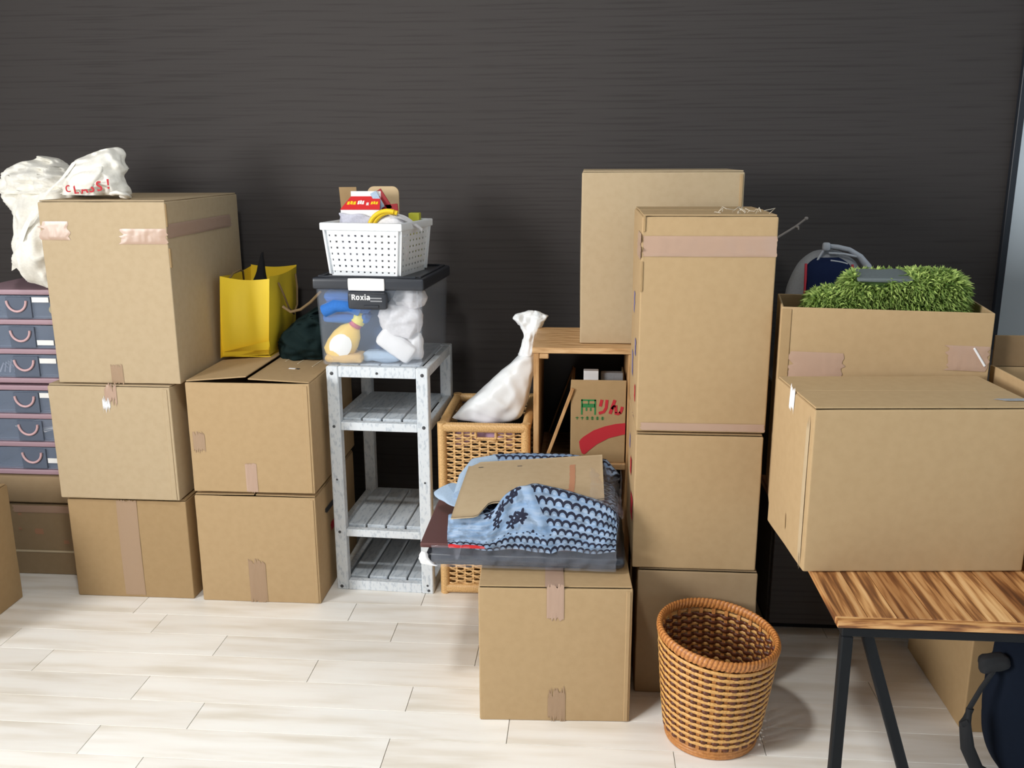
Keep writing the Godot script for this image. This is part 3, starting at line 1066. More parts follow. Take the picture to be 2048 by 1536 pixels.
func yellow_bag() -> void:
	var at := Vector3(-1.172, 0.772, -3.04)
	var o := thing("paper_bag", "bright yellow paper carrier bag standing on the half-open box", "bag", at, 0.0)
	var w := 0.172
	var d := 0.30
	var h := 0.285
	var P := func(x: float, y: float, z: float) -> Vector3:
		# bag leans and its right end is folded up at the bottom
		var lift := 0.012 * clampf(x / w + 0.5, 0, 1)
		return Vector3(x + 0.02 * y / h, y * (1.0 - lift / h) + lift, z)
	var sides := [["front_panel", 0], ["right_panel", 1], ["back_panel", 2], ["left_panel", 3]]
	for q in sides:
		var b := MB.new()
		b.grid(14, 14, func(u: float, v: float) -> Vector3:
			var k: int = q[1]
			var e := sin(PI * u) * sin(PI * minf(v, 0.999))
			var y := v * h * (1.0 - 0.03 * sin(PI * u))
			if k == 0:
				return P.call((u - 0.5) * w, y - 0.008 * u * v, 0.006 * e * sin(u * 9.0) - 0.02 * (1 - v) * (1 - v))
			if k == 1:
				return P.call(w * 0.5 + 0.016 * e + 0.008 * sin(u * 11.0) * e, y, -u * d)
			if k == 2:
				return P.call((0.5 - u) * w, y + 0.006 * v, -d)
			return P.call(-w * 0.5, y, -d + u * d))
		part(o, q[0], b, M.yellow_paper)
	var b := MB.new()
	b.box(Vector3(0, 0.004, -d * 0.5), Vector3(w, 0.004, d - 0.04))
	part(o, "bottom", b, M.yellow_paper)
	# folded strip low on the front
	b = MB.new()
	b.grid(10, 3, func(u: float, v: float) -> Vector3: return P.call((u - 0.5) * w + 0.002, 0.02 + 0.035 * u * v, 0.004 - 0.01 * (1 - v)))
	part(o, "fold", b, M.yellow_paper)
	var loops := [[w * 0.5 + 0.022, 0.02, -0.03], [-w * 0.5 + 0.02, 0.0, 0.0]]
	b = MB.new()
	b.tube([Vector3(0.112, 0.255, -0.07), Vector3(0.128, 0.21, -0.075), Vector3(0.135, 0.16, -0.10), Vector3(0.138, 0.135, -0.14), Vector3(0.136, 0.16, -0.19), Vector3(0.130, 0.22, -0.22), Vector3(0.122, 0.265, -0.235)], 0.0035, 8)
	part(o, "handle", b, M.brown_rope)
	b = MB.new()
	b.tube([Vector3(-0.062, 0.262, -0.06), Vector3(-0.05, 0.285, -0.08), Vector3(-0.04, 0.292, -0.12), Vector3(-0.045, 0.283, -0.16), Vector3(-0.055, 0.25, -0.19)], 0.0035, 8)
	part(o, "handle", b, M.brown_rope)
	b = MB.new()
	b.loft([Vector3(-1.19, 0.86, -3.15), Vector3(-1.18, 0.98, -3.16), Vector3(-1.155, 1.06, -3.17), Vector3(-1.146, 1.10, -3.18), Vector3(-1.135, 1.125, -3.18)], [Vector3(-1.135, 0.86, -3.15), Vector3(-1.118, 0.98, -3.16), Vector3(-1.125, 1.06, -3.17), Vector3(-1.130, 1.10, -3.18), Vector3(-1.131, 1.125, -3.18)], [0.03, 0.03, 0.02, 0.012, 0.004], 20, 16, wrinkle, 0.006, 10.0)
	solo("black_scarf", b, M.black_cloth, "black cloth strip standing up out of the yellow bag", "cloth")
	b = MB.new()
	b.softbox(Vector3(-1.150, 0.905, -3.20), Vector3(0.07, 0.23, 0.15), 0.02, 0.004, wrinkle, 0.012, 14.0)
	solo("folded_cloth", b, M.lavender, "pale grey cloth tucked inside the yellow bag", "cloth")
	# dark soft bag beside it
	var t := thing("drawstring_bag", "dark green soft bag with a thin tan strap, right of the yellow bag", "bag", Vector3(-0.97, 0.77, -3.13))
	b = MB.new()
	b.loft([Vector3(-1.065, 0.768, -3.12), Vector3(-1.07, 0.81, -3.13), Vector3(-1.05, 0.855, -3.14), Vector3(-1.02, 0.885, -3.15), Vector3(-0.975, 0.915, -3.16), Vector3(-0.945, 0.935, -3.17)], [Vector3(-0.895, 0.768, -3.12), Vector3(-0.888, 0.81, -3.13), Vector3(-0.888, 0.87, -3.14), Vector3(-0.892, 0.91, -3.15), Vector3(-0.905, 0.935, -3.16), Vector3(-0.925, 0.942, -3.17)], [0.07, 0.09, 0.08, 0.07, 0.05, 0.02], 36, 44, wrinkle, 0.035, Vector3(8, 12, 8), true)
	part(t, "body", b, M.dark_green, true)
	b = MB.new()
	b.tube([Vector3(-1.03, 0.955, -3.05), Vector3(-1.005, 0.935, -3.055), Vector3(-0.975, 0.94, -3.07), Vector3(-0.945, 0.962, -3.09), Vector3(-0.915, 0.995, -3.12)], 0.005, 8, false, 1.4)
	part(t, "strap", b, M.brown_rope, true)

# ------------------------------------------------------------------ slatted shelf, clear bin
func shelf_and_bin() -> void:
	var o := thing("slatted_shelf", "whitewashed wooden shelf unit with three slatted tiers and dark screws", "shelf", Vector3(-0.6705, 0, -2.862), -0.045)
	var W := 0.338
	var D := 0.42
	var H := 0.788
	var pw := 0.040
	var b := MB.new()
	for sx in [-1, 1]:
		for q in [0, 1]:
			b = MB.new()
			var pz: float = -0.019 if q == 0 else -D + 0.019
			b.box(Vector3(sx * (W - pw) * 0.5, H * 0.5, pz), Vector3(pw, H, 0.036), 0.003)
			part(o, "post", b, M.whitewash)
	var tiers := [0.788, 0.603, 0.225, 0.034]
	for i in 4:
		var y: float = tiers[i]
		var rh: float = [0.036, 0.028, 0.026, 0.034][i]
		for q in [0, 1]:
			b = MB.new()
			b.box(Vector3(0, y - rh * 0.5 - (0.0 if i in [0, 3] else 0.003), (-0.016 if q == 0 else -D + 0.016)), Vector3(W - 2.0 * pw - 0.001, rh, 0.026), 0.002)
			part(o, "rail", b, M.whitewash)
		for sx in [-1, 1]:
			b = MB.new()
			b.box(Vector3(sx * (W * 0.5 - 0.013), y - 0.018, -D * 0.5), Vector3(0.022, 0.034, D - 0.077), 0.002)
			part(o, "side_rail", b, M.whitewash)
		var n := 4
		var sw := (W - 2.0 * pw + 0.016) / n
		for k in n:
			b = MB.new()
			var x := -(W - 2.0 * pw + 0.016) * 0.5 + sw * (k + 0.5)
			b.box(Vector3(x, y - 0.005, -D * 0.5 - 0.012), Vector3(sw - 0.006, 0.012, D - 0.062), 0.0015)
			part(o, "slat", b, M.whitewash_slat)
	var spots := [[-0.150, 0.765, 0.006], [0.150, 0.765, 0.006], [0.0, 0.768, 0.004], [-0.151, 0.585, 0.005], [0.151, 0.590, 0.006], [-0.150, 0.40, 0.0035], [0.150, 0.40, 0.0035], [-0.150, 0.212, 0.005], [0.151, 0.19, 0.004], [-0.152, 0.012, 0.006], [0.153, 0.012, 0.005], [0.149, 0.03, 0.004]]
	for q in spots:
		b = MB.new()
		b.lathe([Vector2(0.0, 0.0016), Vector2(q[2] * 0.7, 0.0015), Vector2(q[2], 0.0006), Vector2(q[2], -0.002)], 12, Vector3(q[0], q[1], -0.001), Basis(Vector3.RIGHT, PI / 2))
		part(o, "screw", b, M.screw)
	# ---- clear bin
	var t := thing("storage_bin", "clear plastic storage bin with black snap lid on top of the white slatted shelf", "bin", Vector3(-0.688, 0.7885, -2.868), -0.07)
	var bw := 0.332
	var tw := 0.35
	var h := 0.262
	var d := 0.375
	for q in [["front_wall", 0], ["back_wall", 1], ["side_wall", 2], ["side_wall", 3]]:
		b = MB.new()
		var k: int = q[1]
		for off: float in [0.0, 0.0035]:
			b.grid(10, 10, func(u: float, v: float) -> Vector3:
				var y := 0.004 + v * (h - 0.004)
				var w := lerpf(bw, tw, v) * 0.5 - off
				var dd := lerpf(d - 0.012, d, v)
				var zf := -(d - dd) * 0.5 - off
				var zr := -d + (d - dd) * 0.5 + off
				var cu := pow(absf(u * 2 - 1), 10.0) * 0.008
				if k == 0:
					return Vector3((u * 2 - 1) * w, y, zf - cu)
				if k == 1:
					return Vector3((1 - u * 2) * w, y, zr + cu)
				var x := w - cu
				return Vector3(-x if k == 2 else x, y, lerpf(zf, zr, u if k == 3 else 1 - u)), off > 0.0)
		part(t, q[0], b, M.clear_plastic)
	b = MB.new()
	b.box(Vector3(0, 0.003, -d * 0.5), Vector3(bw - 0.01, 0.004, d - 0.02), 0.001)
	part(t, "bottom", b, M.clear_plastic)
	b = MB.new()
	b.box(Vector3(0.158, 0.155, -0.003), Vector3(0.004, 0.2, 0.004), 0.001)
	part(t, "rib", b, M.clear_plastic)
	var lid := Node3D.new()
	lid.name = "lid"
	t.add_child(lid)
	lid.position = Vector3(0, h - 0.012, 0)
	b = MB.new()
	b.softbox(Vector3(0, 0.019, -d * 0.5), Vector3(tw + 0.016, 0.038, d + 0.014), 0.008, 0.0, null, 0, 1, 4)
	part(lid, "lid_top", b, M.black_plastic)
	b = MB.new()
	for sx in [-1, 1]:
		b.box(Vector3(sx * (tw * 0.5 - 0.012), 0.040, -d * 0.5), Vector3(0.014, 0.006, d - 0.03), 0.002)
	for zz in [-0.012, -d + 0.012]:
		b.box(Vector3(0, 0.040, zz), Vector3(tw - 0.04, 0.006, 0.014), 0.002)
	part(lid, "lid_rim", b, M.black_plastic)
	b = MB.new()
	b.softbox(Vector3(-0.003, 0.018, 0.0085), Vector3(0.118, 0.038, 0.006), 0.0025, 0.001, null, 0, 1, 3)
	part(lid, "label_tab", b, M.label_white)
	b = MB.new()
	b.softbox(Vector3(0.0, -0.032, 0.008), Vector3(0.128, 0.056, 0.014), 0.007, 0.001, null, 0, 1, 4)
	b.softbox(Vector3(0.0, -0.008, 0.012), Vector3(0.12, 0.006, 0.012), 0.002, 0.0, null, 0, 1, 2)
	b.box(Vector3(0.014, -0.050, 0.0155), Vector3(0.05, 0.010, 0.006), 0.002)
	part(lid, "clip", b, M.black_plastic)
	var wp := t.position + Basis(Vector3.UP, -0.05) * Vector3(-0.052, h - 0.012 - 0.036, 0.0172)
	letter(lid, "Roxia", Vector3.ZERO, 0.018, M.label_white, 0.0, 0.0, "lettering")
	lid.get_node("lettering").position = Vector3(-0.052, -0.036, 0.0158)
	for i in 2:
		b = MB.new()
		b.box(Vector3(0.026 + 0.004 * i, -0.024 - 0.009 * i, 0.0158), Vector3(0.044 - 0.006 * i, 0.004, 0.0008))
		part(lid, "small_print", b, M.grey_print)
	bin_contents()

func bin_contents() -> void:
	var b := MB.new()
	for i in 3:
		b.softbox(Vector3(-0.778 + 0.004 * i, 0.94 + i * 0.034, -2.985), Vector3(0.145, 0.036, 0.17), 0.016, 0.004, wrinkle, 0.008, 16.0)
	b.tube([Vector3(-0.84, 0.965, -2.895), Vector3(-0.80, 0.985, -2.887), Vector3(-0.76, 0.985, -2.889), Vector3(-0.725, 0.97, -2.90)], 0.022, 12)
	solo("towel", b, M.blue_towel, "bright blue folded towel behind the upper left of the clear bin", "towel", "")
	var t := thing("bottle", "yellow plastic bottle with a white label, lying tilted in the clear bin", "bottle", Vector3(-0.788, 0.858, -2.917))
	var B := Basis(Vector3.BACK, -0.60)
	b = MB.new()
	b.lathe([Vector2(0.0, -0.064), Vector2(0.03, -0.062), Vector2(0.043, -0.05), Vector2(0.047, -0.02), Vector2(0.045, 0.015), Vector2(0.036, 0.045), Vector2(0.024, 0.062), Vector2(0.018, 0.072), Vector2(0.0, 0.073)], 28, Vector3.ZERO, B * Basis.from_scale(Vector3(1.05, 1, 0.62)))
	part(t, "body", b, M.bottle_yellow)
	b = MB.new()
	b.lathe([Vector2(0.0, 0.068), Vector2(0.021, 0.068), Vector2(0.021, 0.084), Vector2(0.0, 0.085)], 24, Vector3.ZERO, B)
	part(t, "neck_band", b, M.pink_band)
	b = MB.new()
	b.lathe([Vector2(0.0, 0.083), Vector2(0.024, 0.083), Vector2(0.023, 0.105), Vector2(0.014, 0.122), Vector2(0.006, 0.132), Vector2(0.0, 0.132)], 24, Vector3.ZERO, B)
	part(t, "cap", b, M.cap_yellow)
	b = MB.new()
	b.grid(20, 6, func(u: float, v: float) -> Vector3:
		var a := TAU * u
		var r := v * 0.036
		return B * Vector3(r * cos(a), r * sin(a) * 1.15 - 0.008, 0.0305 - 6.0 * r * r * 0.8), false)
	part(t, "label", b, M.label_white)
	b = MB.new()
	b.softbox(Vector3(-0.784, 0.8085, -2.925), Vector3(0.125, 0.03, 0.075), 0.012, 0.002, wrinkle, 0.006, 20.0)
	solo("folded_cloth", b, M.tan_cloth, "tan folded cloth at the lower left bottom of the clear bin", "cloth")
	b = MB.new()
	b.softbox(Vector3(-0.60, 0.935, -2.94), Vector3(0.125, 0.10, 0.09), 0.03, 0.008, wrinkle, 0.016, 15.0, 7, Basis(Vector3.BACK, -0.42))
	b.softbox(Vector3(-0.57, 1.0, -2.95), Vector3(0.09, 0.06, 0.09), 0.025, 0.006, wrinkle, 0.012, 15.0, 6)
	solo("folded_cloth", b, M.white_cloth, "crumpled pale grey cloth at the upper right of the clear bin", "cloth")
	b = MB.new()
	b.softbox(Vector3(-0.613, 0.852, -2.925), Vector3(0.125, 0.062, 0.05), 0.012, 0.004, wrinkle, 0.005, 14.0, 6, Basis(Vector3.BACK, -0.62))
	b.softbox(Vector3(-0.565, 0.845, -2.945), Vector3(0.065, 0.085, 0.05), 0.02, 0.004, wrinkle, 0.010, 14.0, 6)
	solo("folded_cloth", b, M.white_paper, "white folded cloth lying tilted at the lower right of the clear bin", "cloth")
	b = MB.new()
	b.softbox(Vector3(-0.69, 0.885, -3.01), Vector3(0.15, 0.17, 0.08), 0.02, 0.004, wrinkle, 0.014, 15.0)
	solo("folded_cloth", b, M.denim, "dull blue cloth behind the bottle in the clear bin", "cloth")
	b = MB.new()
	b.softbox(Vector3(-0.665, 0.812, -2.94), Vector3(0.12, 0.034, 0.06), 0.012, 0.003, wrinkle, 0.008, 15.0)
	solo("folded_cloth", b, M.pale_blue, "pale blue cloth on the middle bottom of the clear bin", "cloth")
	b = MB.new()
	b.softbox(Vector3(-0.70, 0.99, -3.13), Vector3(0.27, 0.09, 0.14), 0.03, 0.004, wrinkle, 0.015, 15.0)
	solo("folded_cloth", b, M.denim, "blue-grey cloth filling the back of the clear bin under the lid", "cloth")

func white_basket() -> void:
	var o := thing("plastic_basket", "white perforated plastic basket standing on the black lid of the clear bin", "basket", Vector3(-0.7075, 1.0795, -2.895), -0.2)
	var H := 0.155
	var D := 0.25
	# corner points of the tapering walls
	var P := func(k: int, u: float, v: float, off: float) -> Vector3:
		var w := lerpf(0.228, 0.256, v) * 0.5 - off
		var zf := lerpf(-0.012, 0.0, v) - off
		var zb := -D + lerpf(0.012, 0.0, v) + off
		var y := v * H
		match k:
			0: return Vector3(lerpf(-w, w, u), y, zf)
			1: return Vector3(w, y, lerpf(zf, zb, u))
			2: return Vector3(lerpf(w, -w, u), y, zb)
		return Vector3(-w, y, lerpf(zb, zf, u))
	for k in 4:
		var b := MB.new()
		var nu: int = 11 if k % 2 == 0 else 9
		var nv := 8
		for i in nu + 1:
			var u := float(i) / nu
			var wd := 0.0158 if i > 0 and i < nu else 0.02
			b.bar(P.call(k, u, 0.02, 0.0), P.call(k, u, 1.0, 0.0), wd, 0.0028, 0.0008, Vector3.BACK if k % 2 == 0 else Vector3.RIGHT)
		for j in nv + 1:
			var v := float(j) / nv
			var ht := 0.0135 if j > 0 and j < nv else 0.016
			b.bar(P.call(k, 0.0, v, 0.0), P.call(k, 1.0, v, 0.0), ht, 0.0034, 0.0008, Vector3.BACK if k % 2 == 0 else Vector3.RIGHT)
		part(o, ["front_lattice", "side_lattice", "back_lattice", "side_lattice"][k], b, M.white_plastic)
	var b := MB.new()
	b.softbox(Vector3(0, H, 0.004), Vector3(0.282, 0.024, 0.016), 0.004, 0, null, 0, 1, 3)
	b.softbox(Vector3(0, H, -D - 0.004), Vector3(0.282, 0.024, 0.016), 0.004, 0, null, 0, 1, 3)
	for sx in [-1, 1]:
		b.softbox(Vector3(sx * 0.134, H, -D * 0.5), Vector3(0.014, 0.024, D), 0.004, 0, null, 0, 1, 3)
	part(o, "rim", b, M.white_plastic)
	b = MB.new()
	b.box(Vector3(0, 0.002, -D * 0.5), Vector3(0.226, 0.004, D - 0.026), 0.001)
	part(o, "bottom", b, M.white_plastic)
	# ---- contents
	var g := thing("carton_pack", "red and white gable-topped pack with yellow print in the white basket", "carton", Vector3(-0.722, 1.085, -2.985))
	b = MB.new()
	b.softbox(Vector3(0, 0.10, 0), Vector3(0.128, 0.20, 0.075), 0.003, 0.001, null, 0, 1, 3)
	part(g, "body", b, M.white_paper)
	b = MB.new()
	var T := Transform3D(Basis(Vector3.RIGHT, -0.7), Vector3(0, 0.199, 0.038))
	b.prism(PackedVector2Array([Vector2(-0.064, 0.0), Vector2(0.064, 0.0), Vector2(0.060, 0.052), Vector2(-0.036, 0.052)]), 0.002, T)
	part(g, "gable", b, M.red_card)
	b = MB.new()
	b.box(Vector3(0.012, 0.245, 0.0), Vector3(0.098, 0.022, 0.006), 0.001)
	part(g, "ridge", b, M.white_paper)
	for q in [[-0.030, 0.026, 0.03, 0.014, "yellow"], [0.0, 0.028, 0.022, 0.016, "label_white"], [0.022, 0.022, 0.008, 0.012, "label_white"], [0.044, 0.026, 0.024, 0.012, "yellow"]]:
		b = MB.new()
		for s in 3:
			b.prism(PackedVector2Array([Vector2(q[0] - q[2] * 0.5 + s * q[2] / 3.0, q[1] - q[3] * 0.5 + 0.002 * (s % 2)), Vector2(q[0] - q[2] * 0.5 + (s + 0.85) * q[2] / 3.0, q[1] - q[3] * 0.5), Vector2(q[0] - q[2] * 0.5 + (s + 0.9) * q[2] / 3.0, q[1] + q[3] * 0.4), Vector2(q[0] - q[2] * 0.5 + (s + 0.2) * q[2] / 3.0, q[1] + q[3] * (0.3 + 0.2 * (s % 2)))]), 0.0008, T * Transform3D(Basis(), Vector3(0, 0, 0.002)))
		part(g, "print", b, M[q[4]])
	b = MB.new()
	b.softbox(Vector3(-0.722, 1.178, -2.938), Vector3(0.15, 0.18, 0.008), 0.0035, 0.001, wrinkle, 0.016, 13.0, 14, Basis(Vector3.BACK, -0.10))
	solo("cleaning_cloth", b, M.lavender, "grey-white cloth leaning in front of the red and white pack", "cloth")
	b = MB.new()
	b.loft([Vector3(-0.70, 1.12, -2.945), Vector3(-0.695, 1.21, -2.945), Vector3(-0.67, 1.248, -2.95), Vector3(-0.64, 1.270, -2.955)], [Vector3(-0.575, 1.12, -2.955), Vector3(-0.57, 1.21, -2.955), Vector3(-0.585, 1.255, -2.955), Vector3(-0.605, 1.272, -2.955)], [0.03, 0.032, 0.025, 0.008], 20, 28, wrinkle, 0.010, 16.0)
	b.grid(18, 6, func(u: float, v: float) -> Vector3:
		var p := Vector3(-0.625, 1.268, -2.95).lerp(Vector3(-0.532, 1.218, -2.975), u)
		return p + Vector3(0.004 * u, 0.012 * sin(PI * u), -0.03 + 0.06 * v) + Vector3(0, 0.004 * sin(v * 9.0 + u * 5.0), 0))
	solo("cleaning_cloth", b, M.white_cloth, "white cloth hanging over the right rim of the white basket", "cloth")
	b = MB.new()
	for i in 2:
		var pts := []
		for q in 13:
			var a := PI * (1.02 - 0.62 * q / 12.0)
			pts.append(Vector3(-0.628 + 0.062 * cos(a) + 0.010 * i, 1.222 + 0.060 * sin(a) - 0.004 * i, -2.925 - 0.006 * i))
		b.tube(pts, 0.0075, 10)
	solo("rubber_hose", b, M.yellow, "yellow curved hose loop sticking out of the white basket", "hose")
	b = MB.new()
	b.softbox(Vector3(-0.570, 1.195, -3.075), Vector3(0.036, 0.145, 0.04), 0.003, 0.0, null, 0, 1, 2)
	solo("soap_box", b, M.chartreuse, "small yellow-green box in the right rear corner of the white basket", "box")
	b = MB.new()
	var poly := PackedVector2Array([Vector2(-0.052, 0), Vector2(0.052, 0)])
	for q in 7:
		var a := PI * 0.5 * q / 6.0
		poly.append(Vector2(0.030 + 0.022 * cos(a), 0.24 + 0.022 * sin(a)))
	for q in 7:
		var a := PI * 0.5 + PI * 0.5 * q / 6.0
		poly.append(Vector2(-0.030 + 0.022 * cos(a), 0.24 + 0.022 * sin(a)))
	b.prism(poly, 0.009, Transform3D(Basis(Vector3.RIGHT, -0.05), Vector3(-0.669, 1.092, -3.05)))
	solo("cutting_board", b, M.tan_board, "tan round-cornered board standing at the back of the white basket", "board")
	b = MB.new()
	b.prism(PackedVector2Array([Vector2(0.016, 0.0), Vector2(0.06, 0.0), Vector2(0.056, 0.266), Vector2(0.0, 0.266)]), 0.004, Transform3D(Basis(Vector3.UP, 0.2), Vector3(-0.812, 1.086, -3.04)))
	solo("cardboard_flap", b, M.card_brown, "brown cardboard piece standing at the left back of the white basket", "cardboard")
	b = MB.new()
	b.bar(Vector3(-0.669, 1.345, -2.985), Vector3(-0.632, 1.285, -2.985), 0.018, 0.004, 0.001, Vector3.BACK)
	b.bar(Vector3(-0.66, 1.285, -2.985), Vector3(-0.607, 1.290, -2.985), 0.024, 0.004, 0.001, Vector3.BACK)
	b.bar(Vector3(-0.63, 1.29, -2.99), Vector3(-0.63, 1.1, -2.99), 0.03, 0.004, 0.001, Vector3.BACK)
	var rp := thing("folded_packet", "dark red and grey folded packet leaning beside the red and white pack", "packet", Vector3(-0.64, 1.1, -2.985))
	part(rp, "red_side", b, M.red_dark, true)
	b = MB.new()
	b.bar(Vector3(-0.684, 1.338, -2.975), Vector3(-0.658, 1.288, -2.975), 0.022, 0.004, 0.001, Vector3.BACK)
	part(rp, "grey_side", b, M.pale_blue, true)

# ------------------------------------------------------------------ rattan hamper
func weaver_row(b: MB, y: float, xa: float, xb: float, ph: float, T: Transform3D) -> void:
	var pts := []
	var n := int(ceil((xb - xa) / 0.007))
	for i in n + 1:
		var x := lerpf(xa, xb, float(i) / n)
		pts.append(T * Vector3(x, y + 0.0006 * sin(x * 310.0 + y * 900.0), 0.0052 * sin(PI * (x / 0.028) + ph)))
	b.tube(pts, 0.0036, 5, false, 0.75)

func hamper() -> void:
	var o := thing("rattan_hamper", "tall woven rattan hamper with a handle slot, behind the blue bedding", "basket", Vector3(-0.3255, 0, -2.862))
	var W := 0.305
	var H := 0.605
	var D := 0.41
	for sx in [-1, 1]:
		for q in [0, 1]:
			var b := MB.new()
			b.tube([Vector3(sx * (W * 0.5 - 0.015), 0.0, -0.015 - q * (D - 0.03)), Vector3(sx * (W * 0.5 - 0.015), H, -0.015 - q * (D - 0.03))], 0.0155, 14)
			part(o, "corner_pole", b, M.rattan_pole)
	var wrap_pole := func(a: Vector3, e: Vector3, r: float) -> MB:
		var b := MB.new()
		var n := int(a.distance_to(e) / 0.007)
		var pts := []
		var rad := []
		for i in n * 3 + 1:
			pts.append(a.lerp(e, i / (n * 3.0)))
			rad.append(r + (0.0012 if i % 3 != 0 else 0.0))
		b.tube(pts, rad, 12)
		return b
	for y in [H - 0.016, 0.018]:
		for z in [-0.014, -D + 0.014]:
			part(o, "rail", wrap_pole.call(Vector3(-W * 0.5 + 0.02, y, z), Vector3(W * 0.5 - 0.02, y, z), 0.0155), M.rattan_pole)
		for sx in [-1, 1]:
			part(o, "rail", wrap_pole.call(Vector3(sx * (W * 0.5 - 0.014), y, -0.02), Vector3(sx * (W * 0.5 - 0.014), y, -D + 0.02), 0.0145), M.rattan_pole)
	# front panel
	var xs := 0.5 * W - 0.028
	for k in 10:
		var x := -0.126 + 0.028 * k
		var b := MB.new()
		var top := H - 0.03
		if absf(x - 0.006) < 0.03:
			top = 0.552
		b.box(Vector3(x, (top + 0.03) * 0.5, -0.014), Vector3(0.0075, top - 0.03, 0.004), 0.001)
		part(o, "stake", b, M.rattan)
	var rows := 58
	for r in rows:
		var y := 0.036 + r * 0.00925
		var b := MB.new()
		var T := Transform3D(Basis(), Vector3(0, 0, -0.014))
		var ph := PI * 0.5 + (PI if r % 2 else 0.0)
		if y > 0.553 and y < 0.590:
			weaver_row(b, y, -xs, -0.026, ph, T)
			weaver_row(b, y, 0.040, xs, ph, T)
		else:
			weaver_row(b, y, -xs, xs, ph, T)
		part(o, "weaver", b, M.rattan)
	var b := MB.new()
	b.tube([Vector3(-0.026, 0.552, -0.012), Vector3(0.04, 0.552, -0.012)], 0.005, 8)
	b.tube([Vector3(-0.026, 0.552, -0.012), Vector3(-0.026, 0.588, -0.012)], 0.005, 8)
	b.tube([Vector3(0.04, 0.552, -0.012), Vector3(0.04, 0.588, -0.012)], 0.005, 8)
	part(o, "handle_slot", b, M.rattan_pole)
	# the other three sides
	for k in 3:
		b = MB.new()
		var T := [Transform3D(Basis(Vector3.UP, PI / 2), Vector3(-W * 0.5 + 0.014, 0, -D * 0.5)), Transform3D(Basis(Vector3.UP, PI / 2), Vector3(W * 0.5 - 0.014, 0, -D * 0.5)), Transform3D(Basis(), Vector3(0, 0, -D + 0.014))][k] as Transform3D
		var half := (D if k < 2 else W) * 0.5 - 0.028
		var nst := int(half / 0.014)
		for i in nst + 1:
			var x := -half + 2.0 * half * i / nst
			b.bar(T * Vector3(x, 0.03, 0), T * Vector3(x, H - 0.03, 0), 0.0075, 0.004)
		for r in rows:
			weaver_row(b, 0.036 + r * 0.00925, -half, half, PI * 0.5 + (PI if r % 2 else 0.0), T)
		part(o, "woven_side", b, M.rattan)
	b = MB.new()
	b.box(Vector3(0, 0.03, -D * 0.5), Vector3(W - 0.04, 0.006, D - 0.04))
	part(o, "bottom", b, M.rattan)
	# contents
	b = MB.new()
	b.softbox(Vector3(-0.325, 0.535, -2.925), Vector3(0.20, 0.055, 0.05), 0.01, 0.002, wrinkle, 0.004, 12.0)
	solo("plastic_tub", b, M.violet_lid, "pinkish white tub seen through the rattan hamper's handle slot", "tub")
	b = MB.new()
	b.softbox(Vector3(-0.325, 0.34, -3.06), Vector3(0.24, 0.44, 0.32), 0.03, 0.004, wrinkle, 0.02, 10.0)
	solo("dark_garment", b, M.black_cloth, "black cloth filling the rattan hamper under the white carrier bag", "cloth")
	# white carrier bag rising out of it
	var t := thing("carrier_bag", "glossy white plastic carrier bag sticking up out of the rattan hamper", "bag", Vector3(-0.30, 0.565, -3.06))
	b = MB.new()
	b.loft([Vector3(-0.445, 0.59, -2.99), Vector3(-0.40, 0.635, -3.0), Vector3(-0.355, 0.675, -3.01), Vector3(-0.315, 0.712, -3.03), Vector3(-0.262, 0.758, -3.04), Vector3(-0.222, 0.80, -3.05), Vector3(-0.212, 0.845, -3.06)],
		[Vector3(-0.30, 0.567, -3.0), Vector3(-0.24, 0.58, -3.01), Vector3(-0.207, 0.60, -3.02), Vector3(-0.193, 0.64, -3.03), Vector3(-0.177, 0.72, -3.04), Vector3(-0.170, 0.78, -3.05), Vector3(-0.164, 0.845, -3.06)],
		[0.02, 0.05, 0.06, 0.06, 0.05, 0.04, 0.03], 56, 60, wrinkle, 0.014, Vector3(5, 5, 7), true)
	part(t, "body", b, M.carrier_white, true)
	b = MB.new()
	b.loft([Vector3(-0.222, 0.80, -3.05), Vector3(-0.205, 0.86, -3.055), Vector3(-0.218, 0.893, -3.06), Vector3(-0.240, 0.918, -3.06), Vector3(-0.234, 0.932, -3.06), Vector3(-0.19, 0.946, -3.06)],
		[Vector3(-0.167, 0.80, -3.05), Vector3(-0.160, 0.86, -3.055), Vector3(-0.142, 0.902, -3.06), Vector3(-0.130, 0.920, -3.06), Vector3(-0.126, 0.930, -3.06), Vector3(-0.165, 0.946, -3.06)],
		[0.035, 0.028, 0.026, 0.024, 0.018, 0.006], 40, 48, wrinkle, 0.018, Vector3(20, 9, 14), true)
	part(t, "twisted_top", b, M.carrier_white, true)
